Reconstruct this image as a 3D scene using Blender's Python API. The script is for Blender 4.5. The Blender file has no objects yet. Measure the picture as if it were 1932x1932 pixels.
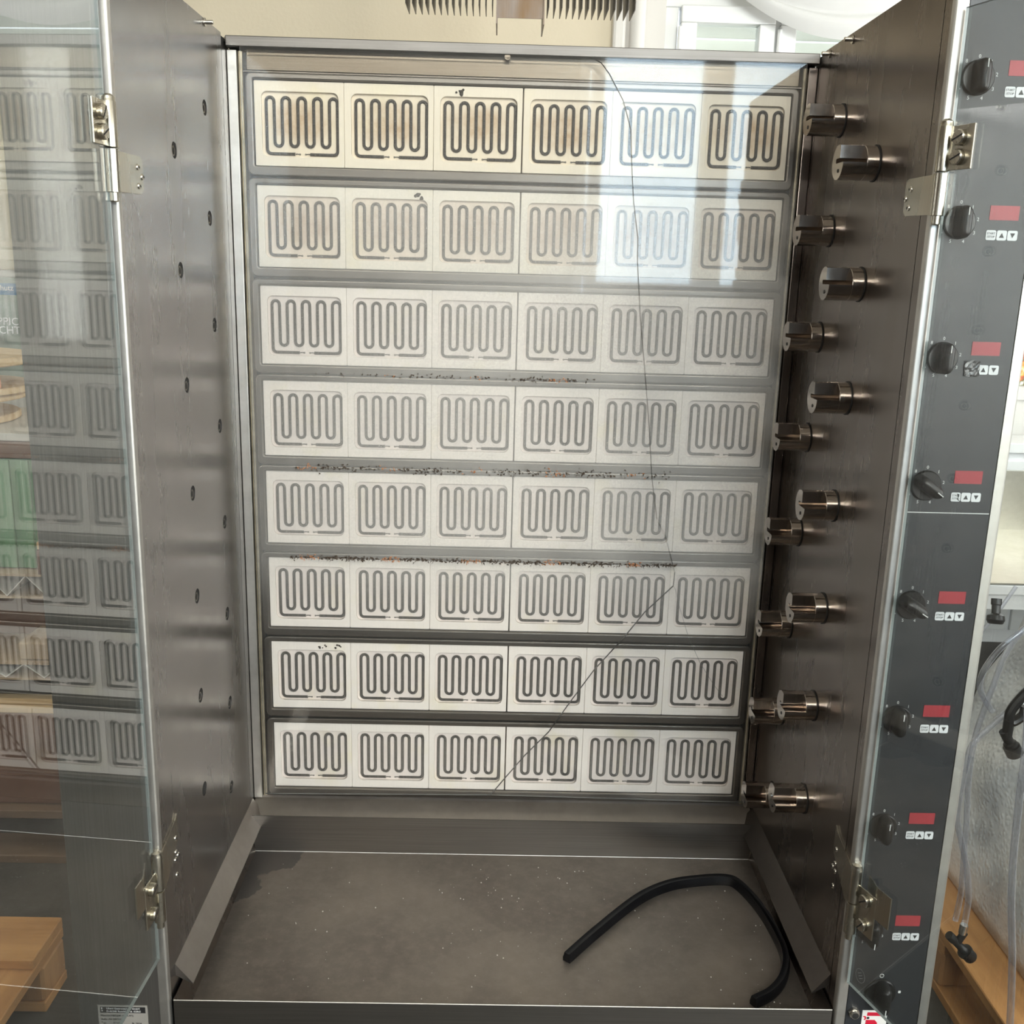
import bpy, bmesh, math, random
from mathutils import Vector, Matrix
random.seed(7)
PI = math.pi
S = bpy.context.scene
COL = S.collection
# ------------------------------------------------------------------ camera, world, light, exposure
cd = bpy.data.cameras.new('camera'); cam = bpy.data.objects.new('camera', cd); COL.objects.link(cam)
cam.location = (-0.0266, -1.5105, 1.4505)
cam.rotation_euler = (math.radians(76.4001), math.radians(-1.52793), math.radians(-0.63557))
cd.sensor_width = 36; cd.sensor_fit = 'HORIZONTAL'; cd.lens = 36 * 1885.433 / 1932; cd.clip_start = .02
S.camera = cam
S.view_settings.view_transform = 'Standard'; S.view_settings.look = 'None'
S.view_settings.gamma = 1; S.view_settings.use_curve_mapping = False
S.view_settings.exposure = 1.52
S.cycles.max_bounces = 10; S.cycles.transparent_max_bounces = 24; S.cycles.glossy_bounces = 6
S.cycles.caustics_reflective = False; S.cycles.caustics_refractive = False
S.cycles.sample_clamp_indirect = 6
W = bpy.data.worlds.new('daylight_sky'); S.world = W; W.use_nodes = True
wb = W.node_tree.nodes['Background']; wb.inputs[0].default_value = (.80, .90, 1.0, 1); wb.inputs[1].default_value = .7

def area(name, loc, rot, sx, sy, power, col):
    l = bpy.data.lights.new(name, 'AREA'); l.shape = 'RECTANGLE'; l.size = sx; l.size_y = sy; l.energy = power; l.color = col
    o = bpy.data.objects.new(name, l); COL.objects.link(o); o.location = loc; o.rotation_euler = rot
    return o
# daylight entering by the windows, plus added fill from a clerestory and the left wall
area('daylight_front_window', (.965, -3.72, 1.95), (math.radians(90), 0, 0), 1.2, 1.26, 21, (.66, .83, 1))
area('daylight_front_sunny_window', (2.1, -3.72, 1.75), (math.radians(90), 0, 0), .86, 1.6, 86, (1, .96, .915))
area('added_clerestory_fill', (-.05, -3.72, 2.97), (math.radians(80), 0, 0), 2.7, .40, 66, (1, .965, .92))  # fill from an unseen high window, added to brighten the tiles
area('added_left_fill', (-2.58, .1, 1.75), (math.radians(90), 0, math.radians(-90)), 1.0, .9, 9, (1, .97, .92))  # fill added on the unseen left, brightens the stack and the right panel
area('daylight_right_window', (2.66, -1.35, 1.7), (math.radians(90), 0, math.radians(90)), 1.9, 1.4, 22, (1, .97, .93))
area('daylight_back_window', (1.24, 2.90, 1.75), (math.radians(-90), 0, 0), 1.3, 1.4, 2.6, (1, .98, .94))
area('daylight_right_back_window', (2.66, 1.7, 1.6), (math.radians(90), 0, math.radians(90)), 1.2, 1.4, 18, (1, .98, .95))

# ------------------------------------------------------------------ materials
def nodes(name):
    m = bpy.data.materials.new(name); m.use_nodes = True
    nt = m.node_tree; b = nt.nodes['Principled BSDF']
    return m, nt, b
def N(nt, t, **k):
    n = nt.nodes.new(t)
    for a, v in k.items(): setattr(n, a, v)
    return n
def coords(nt, scale=(1, 1, 1), rot=(0, 0, 0), kind='Object'):
    tc = N(nt, 'ShaderNodeTexCoord'); mp = N(nt, 'ShaderNodeMapping')
    mp.inputs['Scale'].default_value = scale; mp.inputs['Rotation'].default_value = rot
    nt.links.new(tc.outputs[kind], mp.inputs['Vector']); return mp.outputs[0]
def noise(nt, vec, scale, detail=4, rough=.55):
    n = N(nt, 'ShaderNodeTexNoise'); n.inputs['Scale'].default_value = scale; n.inputs['Detail'].default_value = detail
    n.inputs['Roughness'].default_value = rough
    nt.links.new(vec, n.inputs['Vector']); return n.outputs['Fac']
def ramp(nt, fac, stops):
    r = N(nt, 'ShaderNodeValToRGB'); e = r.color_ramp.elements
    while len(e) < len(stops): e.new(.5)
    for i, (p, c) in enumerate(stops):
        e[i].position = p; e[i].color = tuple(c) + (1,) if len(c) == 3 else c
    nt.links.new(fac, r.inputs[0]); return r.outputs[0]
def maprange(nt, v, a, b, c=0, d=1, smooth=False):
    n = N(nt, 'ShaderNodeMapRange'); n.inputs[1].default_value = a; n.inputs[2].default_value = b
    n.inputs[3].default_value = c; n.inputs[4].default_value = d
    if smooth: n.interpolation_type = 'SMOOTHSTEP'
    nt.links.new(v, n.inputs[0]); return n.outputs[0]
def math_(nt, op, a, b=None):
    n = N(nt, 'ShaderNodeMath', operation=op)
    for i, v in enumerate((a, b)):
        if v is None: continue
        if isinstance(v, (int, float)): n.inputs[i].default_value = v
        else: nt.links.new(v, n.inputs[i])
    return n.outputs[0]
def mixc(nt, fac, a, b):
    n = N(nt, 'ShaderNodeMix', data_type='RGBA')
    for i, v in ((0, fac), (6, a), (7, b)):
        if isinstance(v, (int, float)): n.inputs[i].default_value = v
        elif isinstance(v, tuple): n.inputs[i].default_value = v + (1,) if len(v) == 3 else v
        else: nt.links.new(v, n.inputs[i])
    return n.outputs[2]
def bump(nt, b, h, strength, dist=.001):
    n = N(nt, 'ShaderNodeBump'); n.inputs['Strength'].default_value = strength; n.inputs['Distance'].default_value = dist
    nt.links.new(h, n.inputs['Height']); nt.links.new(n.outputs[0], b.inputs['Normal'])
def plain(name, col, rough=.5, metal=0., spec=.5, noise_amt=0., nscale=40, coat=0.):
    m, nt, b = nodes(name)
    b.inputs['Roughness'].default_value = rough; b.inputs['Metallic'].default_value = metal
    b.inputs['Specular IOR Level'].default_value = spec; b.inputs['Coat Weight'].default_value = coat
    if noise_amt:
        f = noise(nt, coords(nt), nscale)
        lo = tuple(c * (1 - noise_amt) for c in col); hi = tuple(min(1, c * (1 + noise_amt)) for c in col)
        nt.links.new(ramp(nt, f, [(.3, lo), (.7, hi)]), b.inputs['Base Color'])
    else: b.inputs['Base Color'].default_value = col + (1,)
    return m
def steel(name, col, rough=.32, brush='z', amt=.22, stain=(.30, .26, .22), stain_amt=.35, fine=700, bumpy=.05):
    m, nt, b = nodes(name)
    sc = {'z': (fine, fine, fine / 140), 'x': (fine / 140, fine, fine), 'y': (fine, fine / 140, fine), 'n': (60, 60, 60)}[brush]
    g = noise(nt, coords(nt, sc), 1.0, 3, .6)
    big = noise(nt, coords(nt, {'z': (5, 5, 1.2), 'x': (1.6, 5, 5), 'y': (5, 1.6, 5), 'n': (4, 4, 4)}[brush]), 1.6, 5, .62)
    c1 = ramp(nt, g, [(.25, tuple(c * (1 - amt) for c in col)), (.75, tuple(min(1, c * (1 + amt * .7)) for c in col))])
    c2 = mixc(nt, maprange(nt, big, .42, .72, 0, stain_amt), c1, stain)
    nt.links.new(c2, b.inputs['Base Color']); b.inputs['Metallic'].default_value = 1
    r = math_(nt, 'ADD', maprange(nt, g, .2, .8, rough - .012, rough + .018), maprange(nt, big, .3, .8, -.05, .10))
    nt.links.new(r, b.inputs['Roughness'])
    if bumpy: bump(nt, b, g, bumpy, .0006)
    return m
def glass(name, tint, f0, rough=.012, haze=None):
    m = bpy.data.materials.new(name); m.use_nodes = True; nt = m.node_tree; nt.nodes.clear()
    out = N(nt, 'ShaderNodeOutputMaterial'); t = N(nt, 'ShaderNodeBsdfTransparent'); g = N(nt, 'ShaderNodeBsdfGlossy')
    t.inputs[0].default_value = tint + (1,); g.inputs['Roughness'].default_value = rough
    geo = N(nt, 'ShaderNodeNewGeometry'); dot = N(nt, 'ShaderNodeVectorMath', operation='DOT_PRODUCT')
    nt.links.new(geo.outputs['Incoming'], dot.inputs[0]); nt.links.new(geo.outputs['Normal'], dot.inputs[1])
    c = math_(nt, 'ABSOLUTE', dot.outputs['Value'])
    p = math_(nt, 'POWER', math_(nt, 'SUBTRACT', 1.0, c), 5.0)
    fr = math_(nt, 'ADD', math_(nt, 'MULTIPLY', p, 1 - f0), f0)
    base = t.outputs[0]
    if haze:
        d = N(nt, 'ShaderNodeBsdfDiffuse'); d.inputs[0].default_value = (.87, .835, .79, 1)
        mh = N(nt, 'ShaderNodeMixShader'); nt.links.new(haze(nt), mh.inputs[0]); nt.links.new(base, mh.inputs[1]); nt.links.new(d.outputs[0], mh.inputs[2])
        base = mh.outputs[0]
    mx = N(nt, 'ShaderNodeMixShader'); nt.links.new(fr, mx.inputs[0]); nt.links.new(base, mx.inputs[1]); nt.links.new(g.outputs[0], mx.inputs[2])
    nt.links.new(mx.outputs[0], out.inputs[0]); return m
def haze_inner(nt):
    v = coords(nt, (1, 1, 1)); sep = N(nt, 'ShaderNodeSeparateXYZ'); nt.links.new(v, sep.inputs[0]); z = sep.outputs[2]
    up = maprange(nt, z, .86, 1.05, 0, 1, True); dn = maprange(nt, z, 1.52, 1.60, 1, 0.1, True)
    patch = maprange(nt, noise(nt, coords(nt, (3, 3, 4)), 1.5, 5, .6), .3, .7, .45, 1)
    sx = maprange(nt, sep.outputs[0], -.42, .0, .45, 1)
    fine = maprange(nt, noise(nt, coords(nt), 420, 2), .35, .7, .85, 1.2)
    f = math_(nt, 'MULTIPLY', math_(nt, 'MULTIPLY', up, dn), math_(nt, 'MULTIPLY', math_(nt, 'MULTIPLY', patch, sx), fine))
    return math_(nt, 'ADD', math_(nt, 'MULTIPLY', f, .23), .012)
def haze_door(nt):
    f = noise(nt, coords(nt, (6, 6, 2)), 1.5, 5, .6)
    return maprange(nt, f, .35, .8, .004, .015)

M = {}
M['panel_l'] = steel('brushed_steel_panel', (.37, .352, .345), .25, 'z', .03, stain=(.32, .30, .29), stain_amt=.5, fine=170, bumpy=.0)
M['panel_r'] = steel('brushed_steel_panel_shaded', (.205, .176, .158), .27, 'z', .03, stain=(.20, .17, .15), stain_amt=.5, fine=170, bumpy=.0)  # same steel as the left panel, its shade put into the colour
M['column'] = steel('brushed_steel_column', (.40, .39, .375), .38, 'z', .15, stain=(.35, .34, .32), stain_amt=.4, bumpy=.02)
M['edge'] = steel('steel_edge', (.52, .505, .475), .48, 'n', .10, stain=(.5, .46, .40), stain_amt=.4)
M['rail'] = steel('steel_rail', (.15, .14, .13), .40, 'x', .2, stain=(.12, .105, .092))
M['frame'] = steel('burner_frame_steel', (.165, .148, .13), .36, 'x', .14, stain=(.11, .095, .08), stain_amt=.5)
M['back'] = steel('heat_tinted_steel', (.145, .12, .092), .30, 'x', .2, stain=(.11, .085, .06), stain_amt=.6)
M['dark'] = plain('dark_gap', (.012, .011, .010), .7)
M['seal'] = plain('brassy_seal', (.44, .38, .28), .4, .7, noise_amt=.35, nscale=30)
M['deflect'] = steel('deflector_steel', (.36, .33, .305), .38, 'n', .08, stain=(.30, .27, .235), stain_amt=.45)
M['deflect_r'] = steel('deflector_steel_shaded', (.13, .113, .10), .40, 'n', .08, stain=(.13, .11, .10), stain_amt=.4)  # darker copy of the deflector steel, right-hand shade put into the colour
M['tray_lip'] = steel('tray_lip_steel', (.25, .235, .22), .34, 'x', .15, stain=(.20, .18, .16))
M['bolt'] = steel('bolt_steel', (.62, .59, .53), .24, 'n', .1)
M['nickel'] = steel('nickel_hinge', (.46, .435, .375), .26, 'z', .12, stain=(.46, .38, .26), stain_amt=.5)
M['hub'] = steel('turned_steel', (.46, .41, .365), .15, 'n', .05, stain=(.33, .285, .24), stain_amt=.3, bumpy=.0)
M['brass'] = plain('bushing_metal', (.62, .57, .48), .3, 1, noise_amt=.4, nscale=300)
M['coil'] = plain('heating_wire', (.15, .14, .128), .55, .4, noise_amt=.25, nscale=400)
M['panel_black'] = plain('control_black', (.016, .018, .021), .42, spec=.5, noise_amt=.18, nscale=14)
M['knob'] = plain('knob_plastic', (.006, .006, .006), .33, spec=.35)
M['white'] = plain('white_print', (.72, .72, .70), .5)
M['key'] = plain('key_white', (.70, .71, .72), .45)
M['display'] = plain('display_red', (.33, .035, .045), .38, spec=.4, noise_amt=.10, nscale=900)
M['ink'] = plain('black_ink', (.015, .015, .016), .5)
M['logo_red'] = plain('logo_red', (.55, .008, .035), .45)
M['door_glass'] = glass('door_glass', (.93, .955, .955), .15, .010, haze_door)
M['inner_glass'] = glass('inner_glass', (.99, .99, .985), .026, .03, haze_inner)
M['glass_edge'] = plain('glass_edge', (.26, .29, .28), .2, spec=.8)
M['crack'] = plain('crack_edge', (.10, .10, .095), .3, spec=.9)
M['rubber'] = plain('black_rubber', (.004, .004, .005), .38, spec=.3, noise_amt=.3)
M['char'] = plain('char', (.03, .022, .016), .8, noise_amt=.6, nscale=300)

def tile_mat(name, base, scorch, amt, floor=False):
    m, nt, b = nodes(name); oi = N(nt, 'ShaderNodeObjectInfo')
    v = coords(nt); sep = N(nt, 'ShaderNodeSeparateXYZ'); nt.links.new(v, sep.inputs[0])
    ofs = N(nt, 'ShaderNodeVectorMath', operation='ADD'); nt.links.new(v, ofs.inputs[0])
    sc = N(nt, 'ShaderNodeVectorMath', operation='SCALE'); sc.inputs[0].default_value = (3.1, 1.7, 2.3); nt.links.new(oi.outputs['Random'], sc.inputs['Scale'])
    nt.links.new(sc.outputs[0], ofs.inputs[1])
    ex = math_(nt, 'POWER', math_(nt, 'DIVIDE', sep.outputs[0], .048), 2.0)
    ez = math_(nt, 'POWER', math_(nt, 'DIVIDE', math_(nt, 'SUBTRACT', sep.outputs[2], .004), .026), 2.0)
    ell = maprange(nt, math_(nt, 'ADD', ex, ez), 0, 1.9, 1, 0, True)
    pat = maprange(nt, noise(nt, ofs.outputs[0], 28, 5, .65), .32, .72, .05, 1.0)
    f = math_(nt, 'MULTIPLY', math_(nt, 'MULTIPLY', ell, pat), amt)
    grain = noise(nt, coords(nt, (420, 60, 40)), 1.0, 3, .6)
    c = ramp(nt, grain, [(.3, tuple(x * .94 for x in base)), (.7, base)])
    c = mixc(nt, maprange(nt, noise(nt, ofs.outputs[0], 16, 4), .56, .78, 0, .55), c, (.78, .70, .48))
    c = mixc(nt, f, c, scorch)
    spk = maprange(nt, noise(nt, ofs.outputs[0], 520, 2, .5), .74, .80, 0, .35)
    c = mixc(nt, spk, c, (.25, .20, .16))
    nt.links.new(c, b.inputs['Base Color']); b.inputs['Roughness'].default_value = .92; b.inputs['Specular IOR Level'].default_value = .15
    bump(nt, b, grain, .25, .0005); return m
TM = {'a': (tile_mat('ceramic_top', (.80, .72, .60), (.50, .33, .17), .15), tile_mat('ceramic_top_floor', (.80, .70, .56), (.42, .25, .12), .85)),
      'b': (tile_mat('ceramic_second', (.82, .76, .67), (.55, .45, .36), .1), tile_mat('ceramic_second_floor', (.78, .67, .57), (.48, .34, .25), .75)),
      'c': (tile_mat('ceramic_middle', (.86, .79, .735), (.6, .5, .4), .05), tile_mat('ceramic_middle_floor', (.81, .725, .68), (.62, .52, .46), .35))}

def tray_mat():
    m, nt, b = nodes('tray_steel')
    a = noise(nt, coords(nt, (1, 1, 1)), 4.5, 6, .65); fine = noise(nt, coords(nt), 60, 5, .7)
    scr = noise(nt, coords(nt, (14, 260, 30), (0, 0, .35)), 1, 3)
    c = ramp(nt, a, [(.30, (.175, .150, .13)), (.52, (.26, .225, .195)), (.72, (.35, .30, .255))])
    c = mixc(nt, maprange(nt, fine, .45, .75, 0, .35), c, (.40, .345, .30))
    v = coords(nt); sep = N(nt, 'ShaderNodeSeparateXYZ'); nt.links.new(v, sep.inputs[0])
    # dried liquid mark in the back left corner and two grease drops
    wob = math_(nt, 'MULTIPLY', math_(nt, 'SUBTRACT', noise(nt, coords(nt), 14, 4), .5), .16)
    d = math_(nt, 'ADD', math_(nt, 'ADD', math_(nt, 'MULTIPLY', math_(nt, 'ADD', sep.outputs[0], .405), 1.1), math_(nt, 'MULTIPLY', math_(nt, 'SUBTRACT', .19, sep.outputs[1]), .62)), wob)
    c = mixc(nt, maprange(nt, d, .085, .09, .75, 0), c, (.13, .12, .115))
    nt.links.new(c, b.inputs['Base Color']); b.inputs['Metallic'].default_value = .82
    nt.links.new(maprange(nt, a, .3, .7, .40, .52), b.inputs['Roughness']); bump(nt, b, scr, .05, .0006); return m
M['tray'] = tray_mat()
def wood(name, c0, c1, axis='x'):
    m, nt, b = nodes(name); sc = {'x': (2.2, 26, 26), 'y': (26, 2.2, 26), 'z': (26, 26, 2.2)}[axis]
    g = noise(nt, coords(nt, sc), 1.2, 6, .65); k = noise(nt, coords(nt), 7, 3)
    c = ramp(nt, g, [(.28, c0), (.62, c1)])
    c = mixc(nt, maprange(nt, k, .68, .78, 0, .6), c, tuple(x * .45 for x in c0))
    nt.links.new(c, b.inputs['Base Color']); b.inputs['Roughness'].default_value = .72; bump(nt, b, g, .25, .001); return m
M['pallet_x'] = wood('pallet_pine_x', (.36, .155, .045), (.58, .29, .10), 'x')
M['pallet_y'] = wood('pallet_pine_y', (.36, .155, .045), (.58, .29, .10), 'y')
M['pallet_end'] = wood('pallet_block', (.30, .13, .042), (.50, .25, .09), 'z')
M['pale_wood'] = wood('pale_wood', (.56, .36, .18), (.74, .54, .32), 'x')
M['old_wood'] = wood('old_wood', (.10, .055, .03), (.19, .11, .06), 'x')
M['card'] = plain('cardboard', (.42, .30, .19), .85, noise_amt=.12, nscale=20)
M['card_dark'] = plain('cardboard_brown', (.16, .075, .045), .8, noise_amt=.2, nscale=9)
M['paper'] = plain('paper', (.62, .58, .52), .7, noise_amt=.06)
M['green'] = plain('green_plastic', (.15, .30, .16), .45, noise_amt=.15, nscale=6)
M['wall'] = None
def wall_mat(name, col, sc=70, st=.25):
    m, nt, b = nodes(name); f = noise(nt, coords(nt), sc, 4); k = noise(nt, coords(nt), 1.3, 3)
    nt.links.new(ramp(nt, k, [(.3, tuple(x * .96 for x in col)), (.7, col)]), b.inputs['Base Color'])
    b.inputs['Roughness'].default_value = .9; bump(nt, b, f, st, .004); return m
M['wall'] = wall_mat('cream_plaster', (.72, .64, .49))
M['wall_white'] = wall_mat('white_plaster', (.74, .72, .68), 50, .15)
M['wall_dim'] = wall_mat('brown_grey_plaster', (.13, .105, .085))
M['ceiling'] = wall_mat('ceiling_plaster', (.66, .62, .54))
def floor_mat():
    m, nt, b = nodes('stone_floor'); a = noise(nt, coords(nt), 5, 6, .7); g = noise(nt, coords(nt), 90, 4, .7)
    c = ramp(nt, a, [(.3, (.030, .027, .023)), (.7, (.075, .068, .058))])
    c = mixc(nt, maprange(nt, g, .5, .75, 0, .45), c, (.12, .11, .095))
    nt.links.new(c, b.inputs['Base Color']); b.inputs['Roughness'].default_value = .62; bump(nt, b, g, .35, .003); return m
M['floor'] = floor_mat()
M['pvc'] = plain('white_pvc', (.80, .81, .80), .35)
M['pane'] = glass('window_pane', (.96, .98, .97), .05, .01)
def trans(name, col, t):
    m = bpy.data.materials.new(name); m.use_nodes = True; nt = m.node_tree; nt.nodes.clear()
    o = N(nt, 'ShaderNodeOutputMaterial'); d = N(nt, 'ShaderNodeBsdfDiffuse'); r = N(nt, 'ShaderNodeBsdfTranslucent'); x = N(nt, 'ShaderNodeMixShader')
    f = noise(nt, coords(nt, (2, 2, 2)), 3, 3)
    c = ramp(nt, f, [(.3, tuple(v * .96 for v in col)), (.7, col)])
    nt.links.new(c, d.inputs[0]); nt.links.new(c, r.inputs[0]); x.inputs[0].default_value = t
    nt.links.new(d.outputs[0], x.inputs[1]); nt.links.new(r.outputs[0], x.inputs[2]); nt.links.new(x.outputs[0], o.inputs[0]); return m
M['slat'] = trans('blind_slat', (.80, .80, .75), .45)
M['cloth'] = trans('white_voile', (.90, .90, .89), .45)
M['lamp_fin'] = plain('fin_metal', (.10, .088, .075), .4, .8, noise_amt=.3)
M['channel'] = steel('dirty_channel_steel', (.13, .118, .112), .4, 'z', .2, stain=(.12, .07, .03), stain_amt=.9)
def hose_mat():
    m = bpy.data.materials.new('clear_pvc_hose'); m.use_nodes = True; nt = m.node_tree; nt.nodes.clear()
    o = N(nt, 'ShaderNodeOutputMaterial'); t = N(nt, 'ShaderNodeBsdfTransparent'); g = N(nt, 'ShaderNodeBsdfGlossy'); d = N(nt, 'ShaderNodeBsdfDiffuse')
    t.inputs[0].default_value = (.90, .91, .95, 1); d.inputs[0].default_value = (.66, .67, .74, 1); g.inputs['Roughness'].default_value = .06
    lw = N(nt, 'ShaderNodeLayerWeight'); lw.inputs[0].default_value = .5
    a = N(nt, 'ShaderNodeMixShader'); nt.links.new(maprange(nt, lw.outputs['Facing'], .2, 1, .03, .36), a.inputs[0]); nt.links.new(t.outputs[0], a.inputs[1]); nt.links.new(d.outputs[0], a.inputs[2])
    b = N(nt, 'ShaderNodeMixShader'); nt.links.new(maprange(nt, lw.outputs['Facing'], 0, 1, .10, .5), b.inputs[0]); nt.links.new(a.outputs[0], b.inputs[1]); nt.links.new(g.outputs[0], b.inputs[2])
    nt.links.new(b.outputs[0], o.inputs[0]); return m
M['hose'] = hose_mat()
def bubble_mat():
    m, nt, b = nodes('bubble_wrap'); vo = N(nt, 'ShaderNodeTexVoronoi'); vo.inputs['Scale'].default_value = 95; nt.links.new(coords(nt), vo.inputs['Vector'])
    cr = noise(nt, coords(nt), 26, 5, .7)
    h = math_(nt, 'ADD', maprange(nt, vo.outputs['Distance'], 0, .6, 1, 0), math_(nt, 'MULTIPLY', cr, 1.4))
    big = noise(nt, coords(nt), 5, 3)
    nt.links.new(ramp(nt, big, [(.36, (.50, .51, .54)), (.55, (.92, .92, .93))]), b.inputs['Base Color'])
    b.inputs['Roughness'].default_value = .2; b.inputs['Specular IOR Level'].default_value = .8
    b.inputs['Transmission Weight'].default_value = .0
    bump(nt, b, h, .5, .003); return m
M['bubble'] = bubble_mat()
M['white_enamel'] = plain('white_enamel', (.78, .79, .80), .35)
M['table_steel'] = steel('worktop_steel', (.74, .72, .64), .34, 'n', .08, stain=(.62, .58, .48), stain_amt=.5)
M['picture'] = None
def pic_mat():
    m, nt, b = nodes('food_picture'); v = N(nt, 'ShaderNodeTexVoronoi'); v.inputs['Scale'].default_value = 26; nt.links.new(coords(nt), v.inputs['Vector'])
    f = noise(nt, coords(nt), 24, 3)
    nt.links.new(ramp(nt, f, [(.30, (.75, .72, .62)), (.42, (.80, .45, .06)), (.52, (.62, .08, .02)), (.62, (.10, .14, .03)), (.72, (.85, .80, .70))]), b.inputs['Base Color']); return m
M['picture'] = pic_mat()
M['blue'] = plain('poster_blue', (.03, .15, .30), .5)
M['poster'] = plain('poster_photo', (.25, .30, .25), .5, noise_amt=.45, nscale=7)
M['insect'] = plain('insect_brown', (.045, .028, .016), .7, noise_amt=.6, nscale=200)
M['insect2'] = plain('insect_orange', (.42, .17, .07), .7, noise_amt=.4, nscale=200)
M['crumb'] = plain('crumb', (.62, .58, .52), .6)
M['grey_plate'] = plain('rating_plate', (.36, .34, .31), .4, .2, noise_amt=.06)

# ------------------------------------------------------------------ geometry helpers
class MB:
    def __init__(s): s.v = []; s.f = []; s.m = []
    def add(s, vs, fs, m=0):
        o = len(s.v); s.v += [tuple(v) for v in vs]
        for f in fs: s.f.append([i + o for i in f]); s.m.append(m)
        return s
    def box(s, x0, x1, y0, y1, z0, z1, m=0):
        vs = [(x, y, z) for z in (z0, z1) for y in (y0, y1) for x in (x0, x1)]
        return s.add(vs, [(0, 2, 3, 1), (4, 5, 7, 6), (0, 1, 5, 4), (2, 6, 7, 3), (0, 4, 6, 2), (1, 3, 7, 5)], m)
    def prism(s, pts, axis, a, b, m=0):
        def p(u, v, w): return {'x': (w, u, v), 'y': (u, w, v), 'z': (u, v, w)}[axis]
        n = len(pts); vs = [p(u, v, a) for u, v in pts] + [p(u, v, b) for u, v in pts]
        fs = [(i, (i + 1) % n, n + (i + 1) % n, n + i) for i in range(n)] + [tuple(range(n - 1, -1, -1)), tuple(range(n, 2 * n))]
        return s.add(vs, fs, m)
    def tube(s, path, r, n=8, m=0, caps=True, closed=False, rad=None):
        P = [Vector(p) for p in path]; k = len(P); ups = None; vs = []
        for i, p in enumerate(P):
            t = (P[(i + 1) % k] - P[i - 1]) if closed else (P[min(i + 1, k - 1)] - P[max(i - 1, 0)])
            t.normalize()
            if ups is None: ups = t.orthogonal().normalized()
            ups = (ups - t * ups.dot(t)).normalized(); w = t.cross(ups); rr = rad[i] if rad else r
            vs += [p + (ups * math.cos(2 * PI * j / n) + w * math.sin(2 * PI * j / n)) * rr for j in range(n)]
        fs = []
        for i in range(k if closed else k - 1):
            a, b = i * n, ((i + 1) % k) * n
            fs += [(a + j, a + (j + 1) % n, b + (j + 1) % n, b + j) for j in range(n)]
        if caps and not closed: fs += [tuple(range(n - 1, -1, -1)), tuple(range((k - 1) * n, k * n))]
        return s.add(vs, fs, m)
    def cyl(s, a, b, r, n=20, m=0, r2=None): return s.tube([a, b], r, n, m, rad=[r, r if r2 is None else r2])
    def lathe(s, prof, c, axis, n=24, m=0):
        # prof: list of (radius, distance along axis); axis: unit Vector
        ax = Vector(axis).normalized(); u = ax.orthogonal().normalized(); w = ax.cross(u); c = Vector(c); vs = []; fs = []
        for r, d in prof: vs += [c + ax * d + (u * math.cos(2 * PI * j / n) + w * math.sin(2 * PI * j / n)) * r for j in range(n)]
        for i in range(len(prof) - 1): fs += [(i * n + j, i * n + (j + 1) % n, (i + 1) * n + (j + 1) % n, (i + 1) * n + j) for j in range(n)]
        fs += [tuple(range(n - 1, -1, -1)), tuple(range((len(prof) - 1) * n, len(prof) * n))]
        return s.add(vs, fs, m)
    def mesh(s, name, mats, origin=(0, 0, 0), bevel=0, seg=2, smooth=True, angle=32, ):
        o = Vector(origin); me = bpy.data.meshes.new(name)
        me.from_pydata([tuple(Vector(v) - o) for v in s.v], [], s.f)
        for i, f in enumerate(me.polygons): f.material_index = s.m[i]
        bm = bmesh.new(); bm.from_mesh(me); bmesh.ops.recalc_face_normals(bm, faces=bm.faces)
        if bevel:
            angle = min(angle, 20)
            ed = [e for e in bm.edges if len(e.link_faces) == 2 and e.calc_face_angle(0) > math.radians(28)]
            bmesh.ops.bevel(bm, geom=ed, offset=bevel, segments=seg, affect='EDGES', profile=.5, clamp_overlap=True)
        bm.to_mesh(me); bm.free()
        for m in (mats if isinstance(mats, (list, tuple)) else [mats]): me.materials.append(m)
        if smooth:
            me.shade_smooth(); me.set_sharp_from_angle(angle=math.radians(angle))
        return me
    def base(s):
        xs, ys, zs = zip(*s.v); return ((min(xs) + max(xs)) / 2, (min(ys) + max(ys)) / 2, min(zs))
    def build(s, name, mats, parent=None, **k):
        lab, cat, grp, kind = (k.pop(x, None) for x in ('label', 'cat', 'group', 'kind'))
        org = k.pop('origin', None)
        if org is None: org = s.base() if parent is None or True else (0, 0, 0)
        o = bpy.data.objects.new(name, s.mesh(name, mats, org, **k)); COL.objects.link(o)
        place(o, org, parent); tag(o, lab, cat, grp, kind); return o
WL = {}
def place(o, world, parent=None):
    world = Vector(world); WL[o] = world
    if parent is not None:
        o.parent = parent; o.location = world - WL[parent]
    else: o.location = world
def tag(o, lab=None, cat=None, grp=None, kind=None):
    for k, v in (('label', lab), ('category', cat), ('group', grp), ('kind', kind)):
        if v: o[k] = v
    return o
def empty(name, loc, lab=None, cat=None, grp=None, parent=None, kind=None):
    o = bpy.data.objects.new(name, None); COL.objects.link(o); o.empty_display_size = .05
    place(o, loc, parent); return tag(o, lab, cat, grp, kind)
def inst(src, name, world, parent, lab=None, rot=None):
    o = src.copy() if isinstance(src, bpy.types.Object) else bpy.data.objects.new(name, src)
    if isinstance(src, bpy.types.Object) and 'label' in o.keys(): del o['label']
    o.name = name; COL.objects.link(o); place(o, world, parent)
    if rot: o.rotation_euler = rot
    if lab: o['label'] = lab
    return o
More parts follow.
